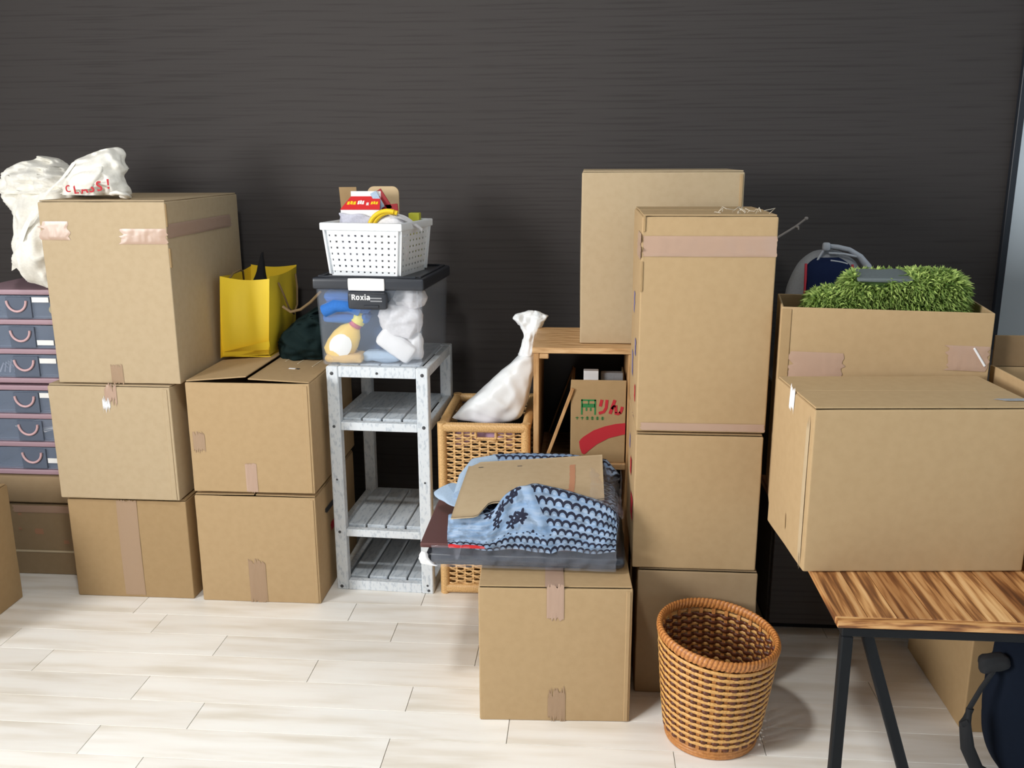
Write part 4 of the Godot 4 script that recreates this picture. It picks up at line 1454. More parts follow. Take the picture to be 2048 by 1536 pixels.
# ------------------------------------------------------------------ bookcase, apple box
func bookcase() -> void:
	var o := thing("bookcase", "low open wooden bookcase holding the printed apple box and the leaning picture", "shelf", Vector3(0.157, 0, -2.72))
	var D := 0.34
	var top := 0.890
	var b := MB.new()
	b.box(Vector3(0, top - 0.009, -D * 0.5), Vector3(0.63, 0.018, D), 0.0015)
	part(o, "top_board", b, M.pine)
	for x in [-0.303, -0.018, 0.303]:
		b = MB.new()
		b.box(Vector3(x, (top - 0.0185) * 0.5, -D * 0.5), Vector3(0.017, top - 0.019, D - 0.002), 0.0015)
		part(o, "upright", b, M.pine_up)
	for y in [0.525, 0.06]:
		for q in [[-0.294, -0.027], [-0.009, 0.294]]:
			b = MB.new()
			b.box(Vector3((q[0] + q[1]) * 0.5, y - 0.009, -D * 0.5), Vector3(q[1] - q[0] - 0.001, 0.018, D - 0.006), 0.0015)
			part(o, "shelf_board", b, M.pine)
	b = MB.new()
	b.box(Vector3(0, top * 0.5, -D + 0.003), Vector3(0.6, top - 0.03, 0.006))
	part(o, "back_panel", b, M.black_plastic)
	b = MB.new()
	b.box(Vector3(-0.280, top - 0.027, -0.012), Vector3(0.028, 0.016, 0.02), 0.002)
	part(o, "corner_block", b, M.pine)
	# leaning picture
	var t := thing("picture_frame", "framed dark picture leaning sideways inside the wooden bookcase, left of the apple box", "picture", Vector3(-0.122, 0.527, -2.73), 0.0)
	var B := Basis(Vector3.BACK, -0.34)
	b = MB.new()
	b.box(B * Vector3(0, 0.135, -0.14), Vector3(0.010, 0.27, 0.012), 0.001, B)
	b = MB.new()
	for zz in [-0.006, -0.286]:
		b.box(B * Vector3(0.004, 0.125, zz), Vector3(0.010, 0.25, 0.012), 0.001, B)
	for yy in [0.006, 0.244]:
		b.box(B * Vector3(0.004, yy, -0.146), Vector3(0.010, 0.012, 0.268), 0.001, B)
	part(t, "frame", b, M.pine_up)
	b = MB.new()
	b.box(B * Vector3(0.004, 0.125, -0.146), Vector3(0.005, 0.226, 0.268), 0.0, B)
	part(t, "glass", b, M.picture_glass)
	# apple box
	var a := open_carton("printed apple carton with a green mark and red lettering inside the bookcase", Vector3(0.043, 0.5255, -2.737), Vector3(0.168, 0.262, 0.28), 0.0, M.card_brown, "")
	var f := 0.0005
	(a.get_node("back_wall") as Node3D).scale.y = 0.7
	for w in a.find_children("side_wall*", "", false, false):
		(w as Node3D).scale.y = 0.93
	# green gate mark
	b = MB.new()
	var z := f
	for q in [[-0.050, 0.177, 0.005, 0.048], [-0.0095, 0.177, 0.005, 0.048], [-0.0297, 0.199, 0.045, 0.005], [-0.0297, 0.182, 0.040, 0.012], [-0.0297, 0.192, 0.004, 0.012], [-0.036, 0.170, 0.005, 0.010], [-0.023, 0.170, 0.005, 0.010]]:
		b.box(Vector3(q[0], q[1], z), Vector3(q[2], q[3], 0.0008))
	part(a, "green_mark", b, M.green_ink)
	b = MB.new()
	for i in 6:
		var x := -0.064 + i * 0.0155
		b.box(Vector3(x, 0.143, z), Vector3(0.010, 0.0022, 0.0008))
		b.box(Vector3(x, 0.1415, z), Vector3(0.0022, 0.010, 0.0008))
		if i > 1:
			b.box(Vector3(x, 0.1385, z), Vector3(0.0085, 0.0018, 0.0008))
			b.box(Vector3(x, 0.1465, z), Vector3(0.006, 0.0018, 0.0008))
	part(a, "green_lettering", b, M.green_ink)
	# the syllables ri and n
	b = MB.new()
	var stroke := func(pts: Array, w: float) -> void:
		var L := PackedVector2Array()
		var R := PackedVector2Array()
		for i in pts.size():
			var d: Vector2 = (pts[mini(i + 1, pts.size() - 1)] - pts[maxi(i - 1, 0)]).normalized()
			var p: Vector2 = pts[i]
			L.append(p + Vector2(-d.y, d.x) * w)
			R.append(p - Vector2(-d.y, d.x) * w)
		R.reverse()
		L.append_array(R)
		b.prism(L, 0.0008, Transform3D(Basis(), Vector3(0, 0, 0.0003)))
	stroke.call([Vector2(0.0105, 0.201), Vector2(0.006, 0.180)], 0.0045)
	stroke.call([Vector2(0.026, 0.201), Vector2(0.024, 0.176), Vector2(0.017, 0.163), Vector2(0.002, 0.158)], 0.0045)
	stroke.call([Vector2(0.050, 0.201), Vector2(0.043, 0.180), Vector2(0.036, 0.157)], 0.0048)
	stroke.call([Vector2(0.041, 0.172), Vector2(0.047, 0.181), Vector2(0.053, 0.181)], 0.004)
	stroke.call([Vector2(0.053, 0.184), Vector2(0.0535, 0.172), Vector2(0.054, 0.160)], 0.0044)
	stroke.call([Vector2(0.051, 0.160), Vector2(0.060, 0.157), Vector2(0.068, 0.162)], 0.0044)
	stroke.call([Vector2(0.066, 0.159), Vector2(0.070, 0.167), Vector2(0.073, 0.180)], 0.0044)
	part(a, "red_lettering", b, M.red_ink)
	b = MB.new()
	var arc_poly := PackedVector2Array([Vector2(-0.057, 0.066), Vector2(-0.052, 0.074), Vector2(-0.044, 0.082), Vector2(-0.0136, 0.103), Vector2(0.022, 0.117), Vector2(0.054, 0.125), Vector2(0.0835, 0.1285), Vector2(0.0835, 0.0925), Vector2(0.072, 0.090), Vector2(0.033, 0.079), Vector2(-0.002, 0.059), Vector2(-0.028, 0.037), Vector2(-0.036, 0.028), Vector2(-0.042, 0.0255), Vector2(-0.048, 0.029), Vector2(-0.054, 0.045)])
	b.prism(arc_poly, 0.0008, Transform3D(Basis(), Vector3(0, 0, 0.0003)))
	part(a, "red_arc", b, M.red_ink)
	b = MB.new()
	b.softbox(Vector3(0.02, 0.735, -2.80), Vector3(0.046, 0.14, 0.03), 0.002, 0.0, null, 0, 1, 2)
	solo("paper_pack", b, M.white_paper, "white packet standing up out of the apple carton", "packet")
	b = MB.new()
	b.softbox(Vector3(0.085, 0.72, -2.82), Vector3(0.07, 0.15, 0.03), 0.004, 0.0, null, 0, 1, 2)
	solo("file_case", b, M.grey_cloth, "grey case standing beside the white packet in the apple carton", "case")
	# big box on the bookcase
	var c := carton("large plain cardboard box on top of the bookcase, against the dark wall", Vector3(0.2185, 0.891, -2.785), Vector3(0.470, 0.515, 0.36), 0.0, M.card_pale, "x")
	glue_edge(c, 0.226, M.card)
	# stick behind the tower
	b = MB.new()
	b.tube([Vector3(0.33, 0.8945, -2.735), Vector3(0.38, 1.02, -2.74), Vector3(0.46, 1.140, -2.745), Vector3(0.55, 1.217, -2.75), Vector3(0.600, 1.249, -2.75), Vector3(0.628, 1.272, -2.75)], [0.004, 0.004, 0.0038, 0.0036, 0.0034, 0.003], 8)
	b.tube([Vector3(0.598, 1.249, -2.75), Vector3(0.606, 1.247, -2.747), Vector3(0.607, 1.240, -2.745)], [0.004, 0.004, 0.002], 8)
	b.softbox(Vector3(0.628, 1.272, -2.75), Vector3(0.011, 0.009, 0.009), 0.004, 0, null, 0, 1, 2)
	solo("thin_stick", b, M.twig, "thin grey stick poking out behind the tall cardboard tower", "stick")

func tower() -> void:
	var o := carton("lowest cardboard box of the tall middle tower, behind the woven waste basket", Vector3(0.310, 0, -2.312), Vector3(0.318, 0.371, 0.37), 0.0, M.card_old, "x")
	o = carton("middle cardboard box of the tower, beside the blue bedding", Vector3(0.2975, 0.3755, -2.31), Vector3(0.326, 0.376, 0.37), 0.0, M.card, "x", "cardboard moving boxes", 0.003)
	tape(o, "top", Vector2(-0.163, -0.20), Vector2(0.163, -0.15))
	for q in [[-0.16, 0.22, 0.05, "red_ink"], [-0.10, 0.12, 0.07, "red_ink"], [-0.24, 0.27, 0.04, "purple_ink"]]:
		tape(o, "left", Vector2(q[0], q[1]), Vector2(q[0] + q[2], q[1] + q[2] * 0.9), true, 0.01, 0.0004, "print", M[q[3]])
	o = carton("tall topmost cardboard box of the tower, with a wrinkled band of tape", Vector3(0.2985, 0.7575, -2.308), Vector3(0.328, 0.551, 0.375), 0.0, M.card, "x", "cardboard moving boxes", 0.002, 0.01)
	tape(o, "front", Vector2(-0.160, 0.450), Vector2(0.163, 0.500), true, 0.002, 0.0042)
	tape(o, "left", Vector2(-0.12, 0.440), Vector2(-0.002, 0.505), true, 0.02, 0.004)
	tape(o, "front", Vector2(-0.152, 0.004), Vector2(0.160, 0.024), true, 0.004, 0.001)
	for q in [[-0.22, 0.28, 0.05, "purple_ink"], [-0.12, 0.18, 0.04, "purple_ink"], [-0.25, 0.10, 0.06, "purple_ink"], [-0.10, 0.06, 0.04, "red_ink"]]:
		tape(o, "left", Vector2(q[0], q[1]), Vector2(q[0] + q[2], q[1] + q[2] * 1.1), true, 0.01, 0.0004, "print", M[q[3]])
	var b := MB.new()
	b.box(Vector3(-0.158, 0.53, 0.0012), Vector3(0.006, 0.040, 0.003), 0.001)
	b.box(Vector3(-0.161, 0.40, 0.0012), Vector3(0.006, 0.075, 0.003), 0.001)
	part(o, "torn_edge", b, M.card_brown)
	b = MB.new()
	for i in 14:
		var x := 0.30 + 0.15 * rng.randf()
		var z := -2.34 - 0.08 * rng.randf()
		b.tube([Vector3(x, 1.3095, z), Vector3(x + rng.randf_range(-0.012, 0.012), 1.3095 + rng.randf_range(0.004, 0.02), z + 0.01), Vector3(x + rng.randf_range(-0.02, 0.02), 1.311 + rng.randf_range(0.0, 0.01), z + 0.016)], 0.0009, 5)
	var s := solo("straw_shreds", b, M.dust_white, "wisps of dusty fibre lying on top of the tallest box", "fibres")
	s.set_meta("kind", "stuff")

# ------------------------------------------------------------------ front box and bedding
func pile() -> void:
	var o := carton("front cardboard box taped down its middle, carrying the blue bedding", Vector3(-0.0655, 0, -2.158), Vector3(0.394, 0.3845, 0.40), 0.047, M.card, "z")
	tape(o, "front", Vector2(-0.022, 0.298), Vector2(0.022, 0.3895), false, 0.006)
	tape(o, "front", Vector2(-0.018, 0.001), Vector2(0.028, 0.088), false, 0.018, 0.0008, "tape", M.tape_old)
	tape(o, "top", Vector2(-0.026, -0.36), Vector2(0.022, 0.0015), false, 0.0, 0.0004)
	glue_edge(o, 0.186, M.card)
	# black tray
	var t := thing("plastic_tray", "shallow black plastic tray under the bedding on the front box", "tray", Vector3(-0.150, 0.3895, -2.445))
	var b := MB.new()
	b.softbox(Vector3(0, 0.006, 0), Vector3(0.48, 0.012, 0.37), 0.005, 0, wrinkle, 0.002, 9.0)
	part(t, "base", b, M.black_plastic)
	b = MB.new()
	b.softbox(Vector3(0, 0.0265, 0), Vector3(0.525, 0.030, 0.415), 0.013, 0.002, wrinkle, 0.005, 12.0, 9)
	part(t, "rim", b, M.black_plastic)
	b = MB.new()
	b.softbox(Vector3(-0.245, 0.4435, -2.445) + Vector3(0.02, 0, 0), Vector3(0.41, 0.014, 0.37), 0.004, 0.001, null, 0, 1, 4)
	solo("box_lid", b, M.maroon, "flat maroon box lid sticking out left from under the blue bedding", "lid")
	b = MB.new()
	b.softbox(Vector3(-0.30, 0.4565, -2.255), Vector3(0.10, 0.011, 0.05), 0.003, 0.0, null, 0, 1, 3)
	solo("red_folder", b, M.red_card, "small red edge of a folder under the left end of the bedding", "folder")
	# bedding
	var q := thing("bedding", "folded pale blue bedding with dark navy scale and flower print", "bedding", Vector3(-0.135, 0.451, -2.43))
	b = MB.new()
	b.softbox(Vector3(-0.125, 0.492, -2.43), Vector3(0.44, 0.08, 0.37), 0.035, 0.003, wrinkle, 0.014, 8.0, 10)
	part(q, "folded_layers", b, M.quilt_scale, true)
	b = MB.new()
	var top := [Vector3(-0.352, 0.518, -2.255), Vector3(-0.30, 0.522, -2.25), Vector3(-0.24, 0.530, -2.25), Vector3(-0.200, 0.575, -2.27), Vector3(-0.145, 0.598, -2.285), Vector3(-0.08, 0.592, -2.28), Vector3(0.0, 0.575, -2.27), Vector3(0.06, 0.558, -2.26), Vector3(0.088, 0.535, -2.26)]
	b.grid(72, 30, func(u: float, v: float) -> Vector3:
		var f: float = u * (top.size() - 1)
		var i := mini(int(f), top.size() - 2)
		var a: Vector3 = b._cr(top, i, f - i)
		var bot := Vector3(lerpf(-0.350, 0.088, u), 0.447 + 0.004 * sin(u * 20.0), -2.238)
		var p: Vector3
		if v < 0.28:
			var k := v / 0.28
			var back := a + Vector3(0.0, -0.012, -0.075)
			p = back.lerp(a, k) + Vector3(0, 0.012 * sin(PI * k * 0.5) * 1.2, 0)
		else:
			var k := (v - 0.28) / 0.72
			p = a.lerp(bot, k) + Vector3(0, 0.012 * (1 - k), 0.018 * sin(PI * k) + 0.012 * (1.0 - k) * k)
		var w := wrinkle.get_noise_2d(u * 7.0 + v * 3.0, v * 4.0 - u * 2.0)
		var diag := absf(u - (0.46 + 0.16 * v))
		p.z += 0.010 * w + 0.012 * exp(-diag * diag * 900.0)
		p.y += 0.005 * w
		return p)
	part(q, "front_drape", b, M.quilt_print, true)
	b = MB.new()
	b.loft([Vector3(-0.425, 0.507, -2.50), Vector3(-0.41, 0.515, -2.515), Vector3(-0.385, 0.522, -2.53)], [Vector3(-0.40, 0.495, -2.46), Vector3(-0.35, 0.50, -2.40), Vector3(-0.31, 0.505, -2.42)], [0.008, 0.016, 0.02], 14, 20, wrinkle, 0.008, 14.0)
	part(q, "corner", b, M.pale_blue, true)
	b = MB.new()
	b.tube([Vector3(-0.345, 0.515, -2.44), Vector3(-0.335, 0.54, -2.52), Vector3(-0.315, 0.558, -2.58), Vector3(-0.26, 0.565, -2.61)], [0.02, 0.026, 0.026, 0.02], 14)
	part(q, "rolled_edge", b, M.pale_blue, true)
	b = MB.new()
	b.tube([Vector3(-0.27, 0.562, -2.615), Vector3(-0.18, 0.56, -2.622), Vector3(-0.05, 0.558, -2.622), Vector3(0.06, 0.552, -2.60), Vector3(0.092, 0.535, -2.56)], [0.022, 0.028, 0.03, 0.03, 0.02], 14)
	part(q, "rolled_edge", b, M.quilt_scale, true)
	# card lying on top
	var s := thing("cardboard_sheet", "loose sheet of cardboard with reddish tape marks lying on the blue bedding", "cardboard", Vector3(-0.14, 0.54, -2.44))
	var c := [Vector3(-0.332, 0.574, -2.565), Vector3(0.055, 0.596, -2.60), Vector3(0.0575, 0.566, -2.238), Vector3(-0.340, 0.536, -2.225)]
	var at := func(u: float, v: float) -> Vector3:
		var p: Vector3 = (c[0] as Vector3).lerp(c[1], u).lerp((c[3] as Vector3).lerp(c[2], u), v)
		return p + Vector3(0, 0.006 * sin(u * 5.0 + 1.0) * sin(v * 2.5) + 0.014 * exp(-pow((u - 0.5) * 5.0, 2)) * v, 0)
	# most of its front edge is tucked under the bedding's fold
	var front := func(u: float) -> float: return 1.0 - 0.2 * smoothstep(0.16, 0.24, u)
	b = MB.new()
	for off: float in [0.0, -0.005]:
		b.grid(40, 20, func(u: float, v: float) -> Vector3: return at.call(u, v * front.call(u)) + Vector3(0, off, 0), off == 0.0)
	for e in 4:
		b.grid(40, 1, func(u: float, v: float) -> Vector3:
			var p := [Vector2(u, 0), Vector2(1, u), Vector2(1 - u, 1), Vector2(0, 1 - u)][e] as Vector2
			return at.call(p.x, p.y * front.call(p.x)) + Vector3(0, -0.005 * v, 0), true)
	b.weld(0, 0)
	part(s, "sheet", b, M.card_pale, true)
	for k in [[0.76, 0.80, 0.16, 0.66], [0.735, 0.795, 0.60, 0.70]]:
		b = MB.new()
		b.grid(6, 16, func(u: float, v: float) -> Vector3: return at.call(lerpf(k[0], k[1], u) + 0.01 * wrinkle.get_noise_2d(v * 8.0, k[0] * 50.0), lerpf(k[2], k[3], v)) + Vector3(0, 0.0008, 0), true)
		part(s, "tape_mark", b, M.tape_mark, true)
	for k in [[0.08, 0.12], [0.37, 0.14]]:
		b = MB.new()
		b.grid(6, 2, func(u: float, v: float) -> Vector3: return at.call(k[0] + 0.035 * u, k[1] + 0.012 * v) + Vector3(0, 0.0008, 0), true)
		part(s, "slot", b, M.screw, true)
	# clear film round it
	var f := thing("plastic_wrap", "crinkled clear plastic wrap around the ends of the blue bedding", "wrap", Vector3(-0.14, 0.4, -2.24))
	var sheet := func(P: Callable, nu: int, nv: int) -> MB:
		var m := MB.new()
		m.grid(nu, nv, func(u: float, v: float) -> Vector3:
			var p: Vector3 = P.call(u, v)
			var w := wrinkle.get_noise_3dv(p * 26.0) * 0.011 + wrinkle.get_noise_3dv(p * 60.0) * 0.005
			return p + Vector3(w * 0.5, w * 0.3, w))
		return m
	part(f, "left_film", sheet.call(func(u: float, v: float) -> Vector3: return Vector3(-0.385 + 0.04 * v + 0.06 * u * u, 0.425 + 0.115 * v, -2.50 + 0.285 * u - 0.02 * v), 30, 18), M.film, true)
	part(f, "front_film", sheet.call(func(u: float, v: float) -> Vector3: return Vector3(-0.395 + 0.485 * u, 0.402 + 0.055 * v, -2.222 - 0.010 * v), 44, 12), M.film, true)
	part(f, "right_film", sheet.call(func(u: float, v: float) -> Vector3: return Vector3(0.085 + 0.025 * sin(PI * 0.5 * u), 0.43 + 0.15 * v * (0.6 + 0.4 * u), -2.225 - 0.34 * u - 0.02 * v), 34, 18), M.film, true)
	part(f, "top_film", sheet.call(func(u: float, v: float) -> Vector3: return Vector3(0.02 + 0.085 * u, 0.585 - 0.05 * u * u, -2.25 - 0.33 * v), 14, 28), M.film, true)
	b = MB.new()
	b.loft([Vector3(-0.425, 0.405, -2.235), Vector3(-0.43, 0.42, -2.235), Vector3(-0.42, 0.44, -2.235)], [Vector3(-0.38, 0.402, -2.225), Vector3(-0.395, 0.412, -2.225), Vector3(-0.41, 0.438, -2.23)], [0.006, 0.008, 0.004], 10, 14, wrinkle, 0.01, 40.0)
	part(f, "crumpled_end", b, M.white_paper, true)

# ------------------------------------------------------------------ woven waste basket
func waste_basket() -> void:
	var o := thing("waste_basket", "round woven cane waste basket in light and dark brown, standing on the floor in front", "basket", Vector3(0.337, 0, -2.138))
	var H := 0.278
	var R := func(h: float) -> float: return lerpf(0.112, 0.1465, pow(clampf(h / H, 0, 1), 0.8))
	var P := func(h: float, a: float, r: float) -> Vector3:
		var k := h / H
		var x := r * cos(a)
		var z := r * sin(a)
		return Vector3(x + 0.009 * k, h + k * (-0.10 * x - 0.05 * z), z - 0.010 * k)
	var N := 27
	var b := MB.new()
	b.lathe([Vector2(0.0, 0.004), Vector2(0.106, 0.004), Vector2(0.108, 0.009), Vector2(0.0, 0.010)], 48)
	part(o, "bottom", b, M.cane_light)
	b = MB.new()
	for h in [0.006, 0.013, 0.020]:
		var pts := []
		for i in 72:
			pts.append(P.call(h, TAU * i / 72.0, 0.1135 + 0.001 * (1 - absf(h - 0.013) / 0.007)))
		b.tube(pts, 0.0052, 8, true, 0.8)
	part(o, "base_band", b, M.cane_rim_plain)
	for i in N:
		b = MB.new()
		var a := TAU * (i + 0.5) / N
		var pts := []
		for k in 9:
			var h := lerpf(0.014, H - 0.012, k / 8.0)
			pts.append(P.call(h, a, R.call(h) - 0.0010))
		# flat stake
		for k in 8:
			var up := Vector3(cos(a), 0, sin(a))
			b.bar(pts[k], pts[k + 1], 0.0024, 0.0090, 0.0, up.cross(Vector3.UP).normalized())
		part(o, "stake", b, M.cane_rim_plain)
	var rows := 13
	var pitch := (H - 0.017 - 0.029) / rows
	for r in rows:
		var h := 0.030 + pitch * (r + 0.5)
		b = MB.new()
		var pts := []
		for i in N * 4:
			var a := TAU * i / (N * 4.0)
			pts.append(P.call(h + 0.22 * pitch, a, R.call(h) + 0.0042 + 0.0004 * cos(a * N + r * PI)))
		b.tube(pts, 0.0049, 8, true, 0.42)
		part(o, "weaver", b, M.cane_light)
		b = MB.new()
		pts = []
		for i in N * 8:
			var a := TAU * i / (N * 8.0)
			var s := cos(a * N)
			pts.append(P.call(h - 0.30 * pitch, a, R.call(h) + 0.0036 * clampf(s * 2.2, -1.0, 1.0) - 0.0006))
		b.tube(pts, 0.0054, 6, true, 0.42)
		part(o, "dark_weaver", b, M.cane_dark)
	b = MB.new()
	var strands := 84.0
	b.grid(496, 16, func(u: float, v: float) -> Vector3:
		var a := TAU * u
		var f := TAU * v
		var bump := 0.0018 * absf(sin(strands * 0.5 * a + f * 1.0))
		return P.call(H + (0.0115 + bump) * sin(f), a, R.call(H) + (0.0062 + bump) * cos(f)), false, func(u: float, v: float) -> Color:
			var s := absf(sin(strands * 0.5 * TAU * u + TAU * v))
			return Color(0.33, 0.20, 0.12).lerp(Color(1.0, 0.98, 0.92), smoothstep(0.15, 0.6, s)), true)
	fix_out(b, Vector3(0.009, H, -0.010))
	part(o, "rim", b, M.cane_rim)

# turns a closed ring's normals outward (away from the ring's own core circle)
func fix_out(b: MB, ce: Vector3) -> void:
	var sum := 0.0
	for i in b.v.size():
		var d := b.v[i] - ce
		var core := ce + Vector3(d.x, 0, d.z).normalized() * 0.1465
		sum += (b.v[i] - core).dot(b.n[i])
	if sum < 0.0:
		for i in b.v.size():
			b.n[i] = -b.n[i]
		for i in range(0, b.idx.size(), 3):
			var q := b.idx[i + 1]
			b.idx[i + 1] = b.idx[i + 2]
			b.idx[i + 2] = q

# ------------------------------------------------------------------ table and what is on and under it
func table_group() -> void:
	var o := thing("low_table", "low table with scorched wooden boards on black metal legs, at the right edge", "table", Vector3(0.98, 0, -2.08))
	var x0 := 0.492
	var x1 := 1.47
	var zf := -1.657
	var zb := -2.50
	var ty := 0.58
	var r := RandomNumberGenerator.new()
	r.seed = 8
	var b := MB.new()
	b.box(Vector3((x0 + x1) * 0.5, ty - 0.007, zf - 0.011), Vector3(x1 - x0, 0.014, 0.0215), 0.0015)
	part(o, "edge_board", b, M.scorched_edge, true)
	var x := x0
	var k := 0
	while x < x1 - 0.02:
		var w := minf(r.randf_range(0.048, 0.082), x1 - x)
		b = MB.new()
		b.box(Vector3(x + w * 0.5, ty - 0.007, (zf - 0.0225 + zb) * 0.5), Vector3(w - 0.0008, 0.014, zf - 0.0225 - zb), 0.001)
		var ou := r.randf()
		for i in b.v.size():
			b.t[i] = Vector2(b.v[i].z * 0.42 + ou, b.v[i].x * 7.0 + ou * 3.0 + (b.v[i].y) * 3.0)
		part(o, "board", b, M["scorched%d" % (k % 3)], true)
		x += w
		k += 1
	for zz in [zf - 0.012, zb + 0.012]:
		b = MB.new()
		b.box(Vector3((x0 + x1) * 0.5, ty - 0.0235, zz), Vector3(x1 - x0 - 0.02, 0.019, 0.02), 0.002)
		part(o, "rail", b, M.black_metal, true)
	for xx in [x0 + 0.02, x1 - 0.02]:
		b = MB.new()
		b.box(Vector3(xx, ty - 0.0235, (zf + zb) * 0.5), Vector3(0.02, 0.019, zf - zb - 0.045), 0.002)
		part(o, "rail", b, M.black_metal, true)
	var lh := ty - 0.033
	for q in [[x0 + 0.0215, zf - 0.012], [x1 - 0.022, zf - 0.012], [x1 - 0.022, zb + 0.012], [0.7655, zb + 0.012]]:
		b = MB.new()
		b.box(Vector3(q[0], lh * 0.5, q[1]), Vector3(0.0225, lh, 0.021), 0.003)
		part(o, "leg", b, M.black_metal, true)
	b = MB.new()
	b.bar(Vector3(0.556, lh - 0.004, zf - 0.028), Vector3(0.729, 0.004, zf - 0.012), 0.022, 0.019, 0.003, Vector3.BACK)
	b.box(Vector3(0.558, lh - 0.002, zf - 0.028), Vector3(0.074, 0.006, 0.03), 0.001)
	part(o, "slanting_leg", b, M.black_metal, true)
	# big box on the table
	var e := carton("wide cardboard box on the scorched table, its bright left side overhanging", Vector3(0.7064, ty + 0.0012, -1.888), Vector3(0.470, 0.364, 0.288), 0.075, M.card, "x", "cardboard moving boxes", 0.003)
	tape(e, "left", Vector2(-0.17, 0.326), Vector2(-0.135, 0.364), false, 0.012, 0.002, "tape", M.white_paper)
	tape(e, "left", Vector2(-0.039, 0.017), Vector2(-0.019, 0.33), false, 0.02, 0.001, "glue_strip", M.card_pale)
	tape(e, "left", Vector2(-0.14, 0.043), Vector2(-0.135, 0.078), false, 0.004, 0.0003, "scuff", M.card_brown)
	tape(e, "top", Vector2(0.174, -0.065), Vector2(0.233, -0.048), true, 0.02, 0.002, "torn_label", M.grey_print)
	# box under the table
	e = carton("cardboard box on the floor under the scorched table", Vector3(1.185, 0, -2.188), Vector3(0.40, 0.36, 0.42), 0.0, M.card_brown, "x")
	# dark blue bag under the table
	var t := thing("backpack", "dark navy bag with black straps standing under the table at the right edge", "bag", Vector3(1.12, 0, -2.03))
	b = MB.new()
	b.loft([Vector3(1.02, 0.0, -2.03), Vector3(0.985, 0.05, -2.03), Vector3(0.962, 0.13, -2.03), Vector3(0.958, 0.22, -2.03), Vector3(0.966, 0.30, -2.03), Vector3(0.975, 0.37, -2.03), Vector3(1.01, 0.405, -2.03)], [Vector3(1.24, 0.0, -2.03), Vector3(1.27, 0.05, -2.03), Vector3(1.28, 0.13, -2.03), Vector3(1.28, 0.22, -2.03), Vector3(1.275, 0.30, -2.03), Vector3(1.26, 0.37, -2.03), Vector3(1.22, 0.405, -2.03)], [0.06, 0.08, 0.085, 0.085, 0.08, 0.07, 0.04], 28, 34, wrinkle, 0.012, 9.0)
	part(t, "body", b, M.navy_dark, true)
	b = MB.new()
	b.softbox(Vector3(0.945, 0.318, -1.985), Vector3(0.062, 0.042, 0.03), 0.012, 0.003, wrinkle, 0.006, 20.0, 4, Basis(Vector3.BACK, 0.25))
	part(t, "strap_pad", b, M.pad_black, true)
	b = MB.new()
	b.tube([Vector3(0.945, 0.30, -1.98), Vector3(0.918, 0.26, -1.97), Vector3(0.893, 0.205, -1.965)], 0.007, 8, false, 0.6)
	part(t, "thin_strap", b, M.pad_black, true)
	b = MB.new()
	b.tube([Vector3(0.897, 0.21, -1.965), Vector3(0.889, 0.17, -1.962), Vector3(0.90, 0.11, -1.96), Vector3(0.93, 0.05, -1.965), Vector3(0.97, 0.02, -1.985), Vector3(1.01, 0.016, -2.0)], [0.010, 0.015, 0.016, 0.016, 0.014, 0.010], 10, false, 0.7)
	part(t, "padded_strap", b, M.pad_black, true)
	b = MB.new()
	b.box(Vector3(0.884, 0.178, -1.955), Vector3(0.022, 0.014, 0.010), 0.003, Basis(Vector3.BACK, 0.5))
	part(t, "buckle", b, M.pad_black, true)
	b = MB.new()
	b.box(Vector3(1.015, 0.062, -1.951), Vector3(0.010, 0.010, 0.006), 0.002)
	part(t, "zip_pull", b, M.silver, true)

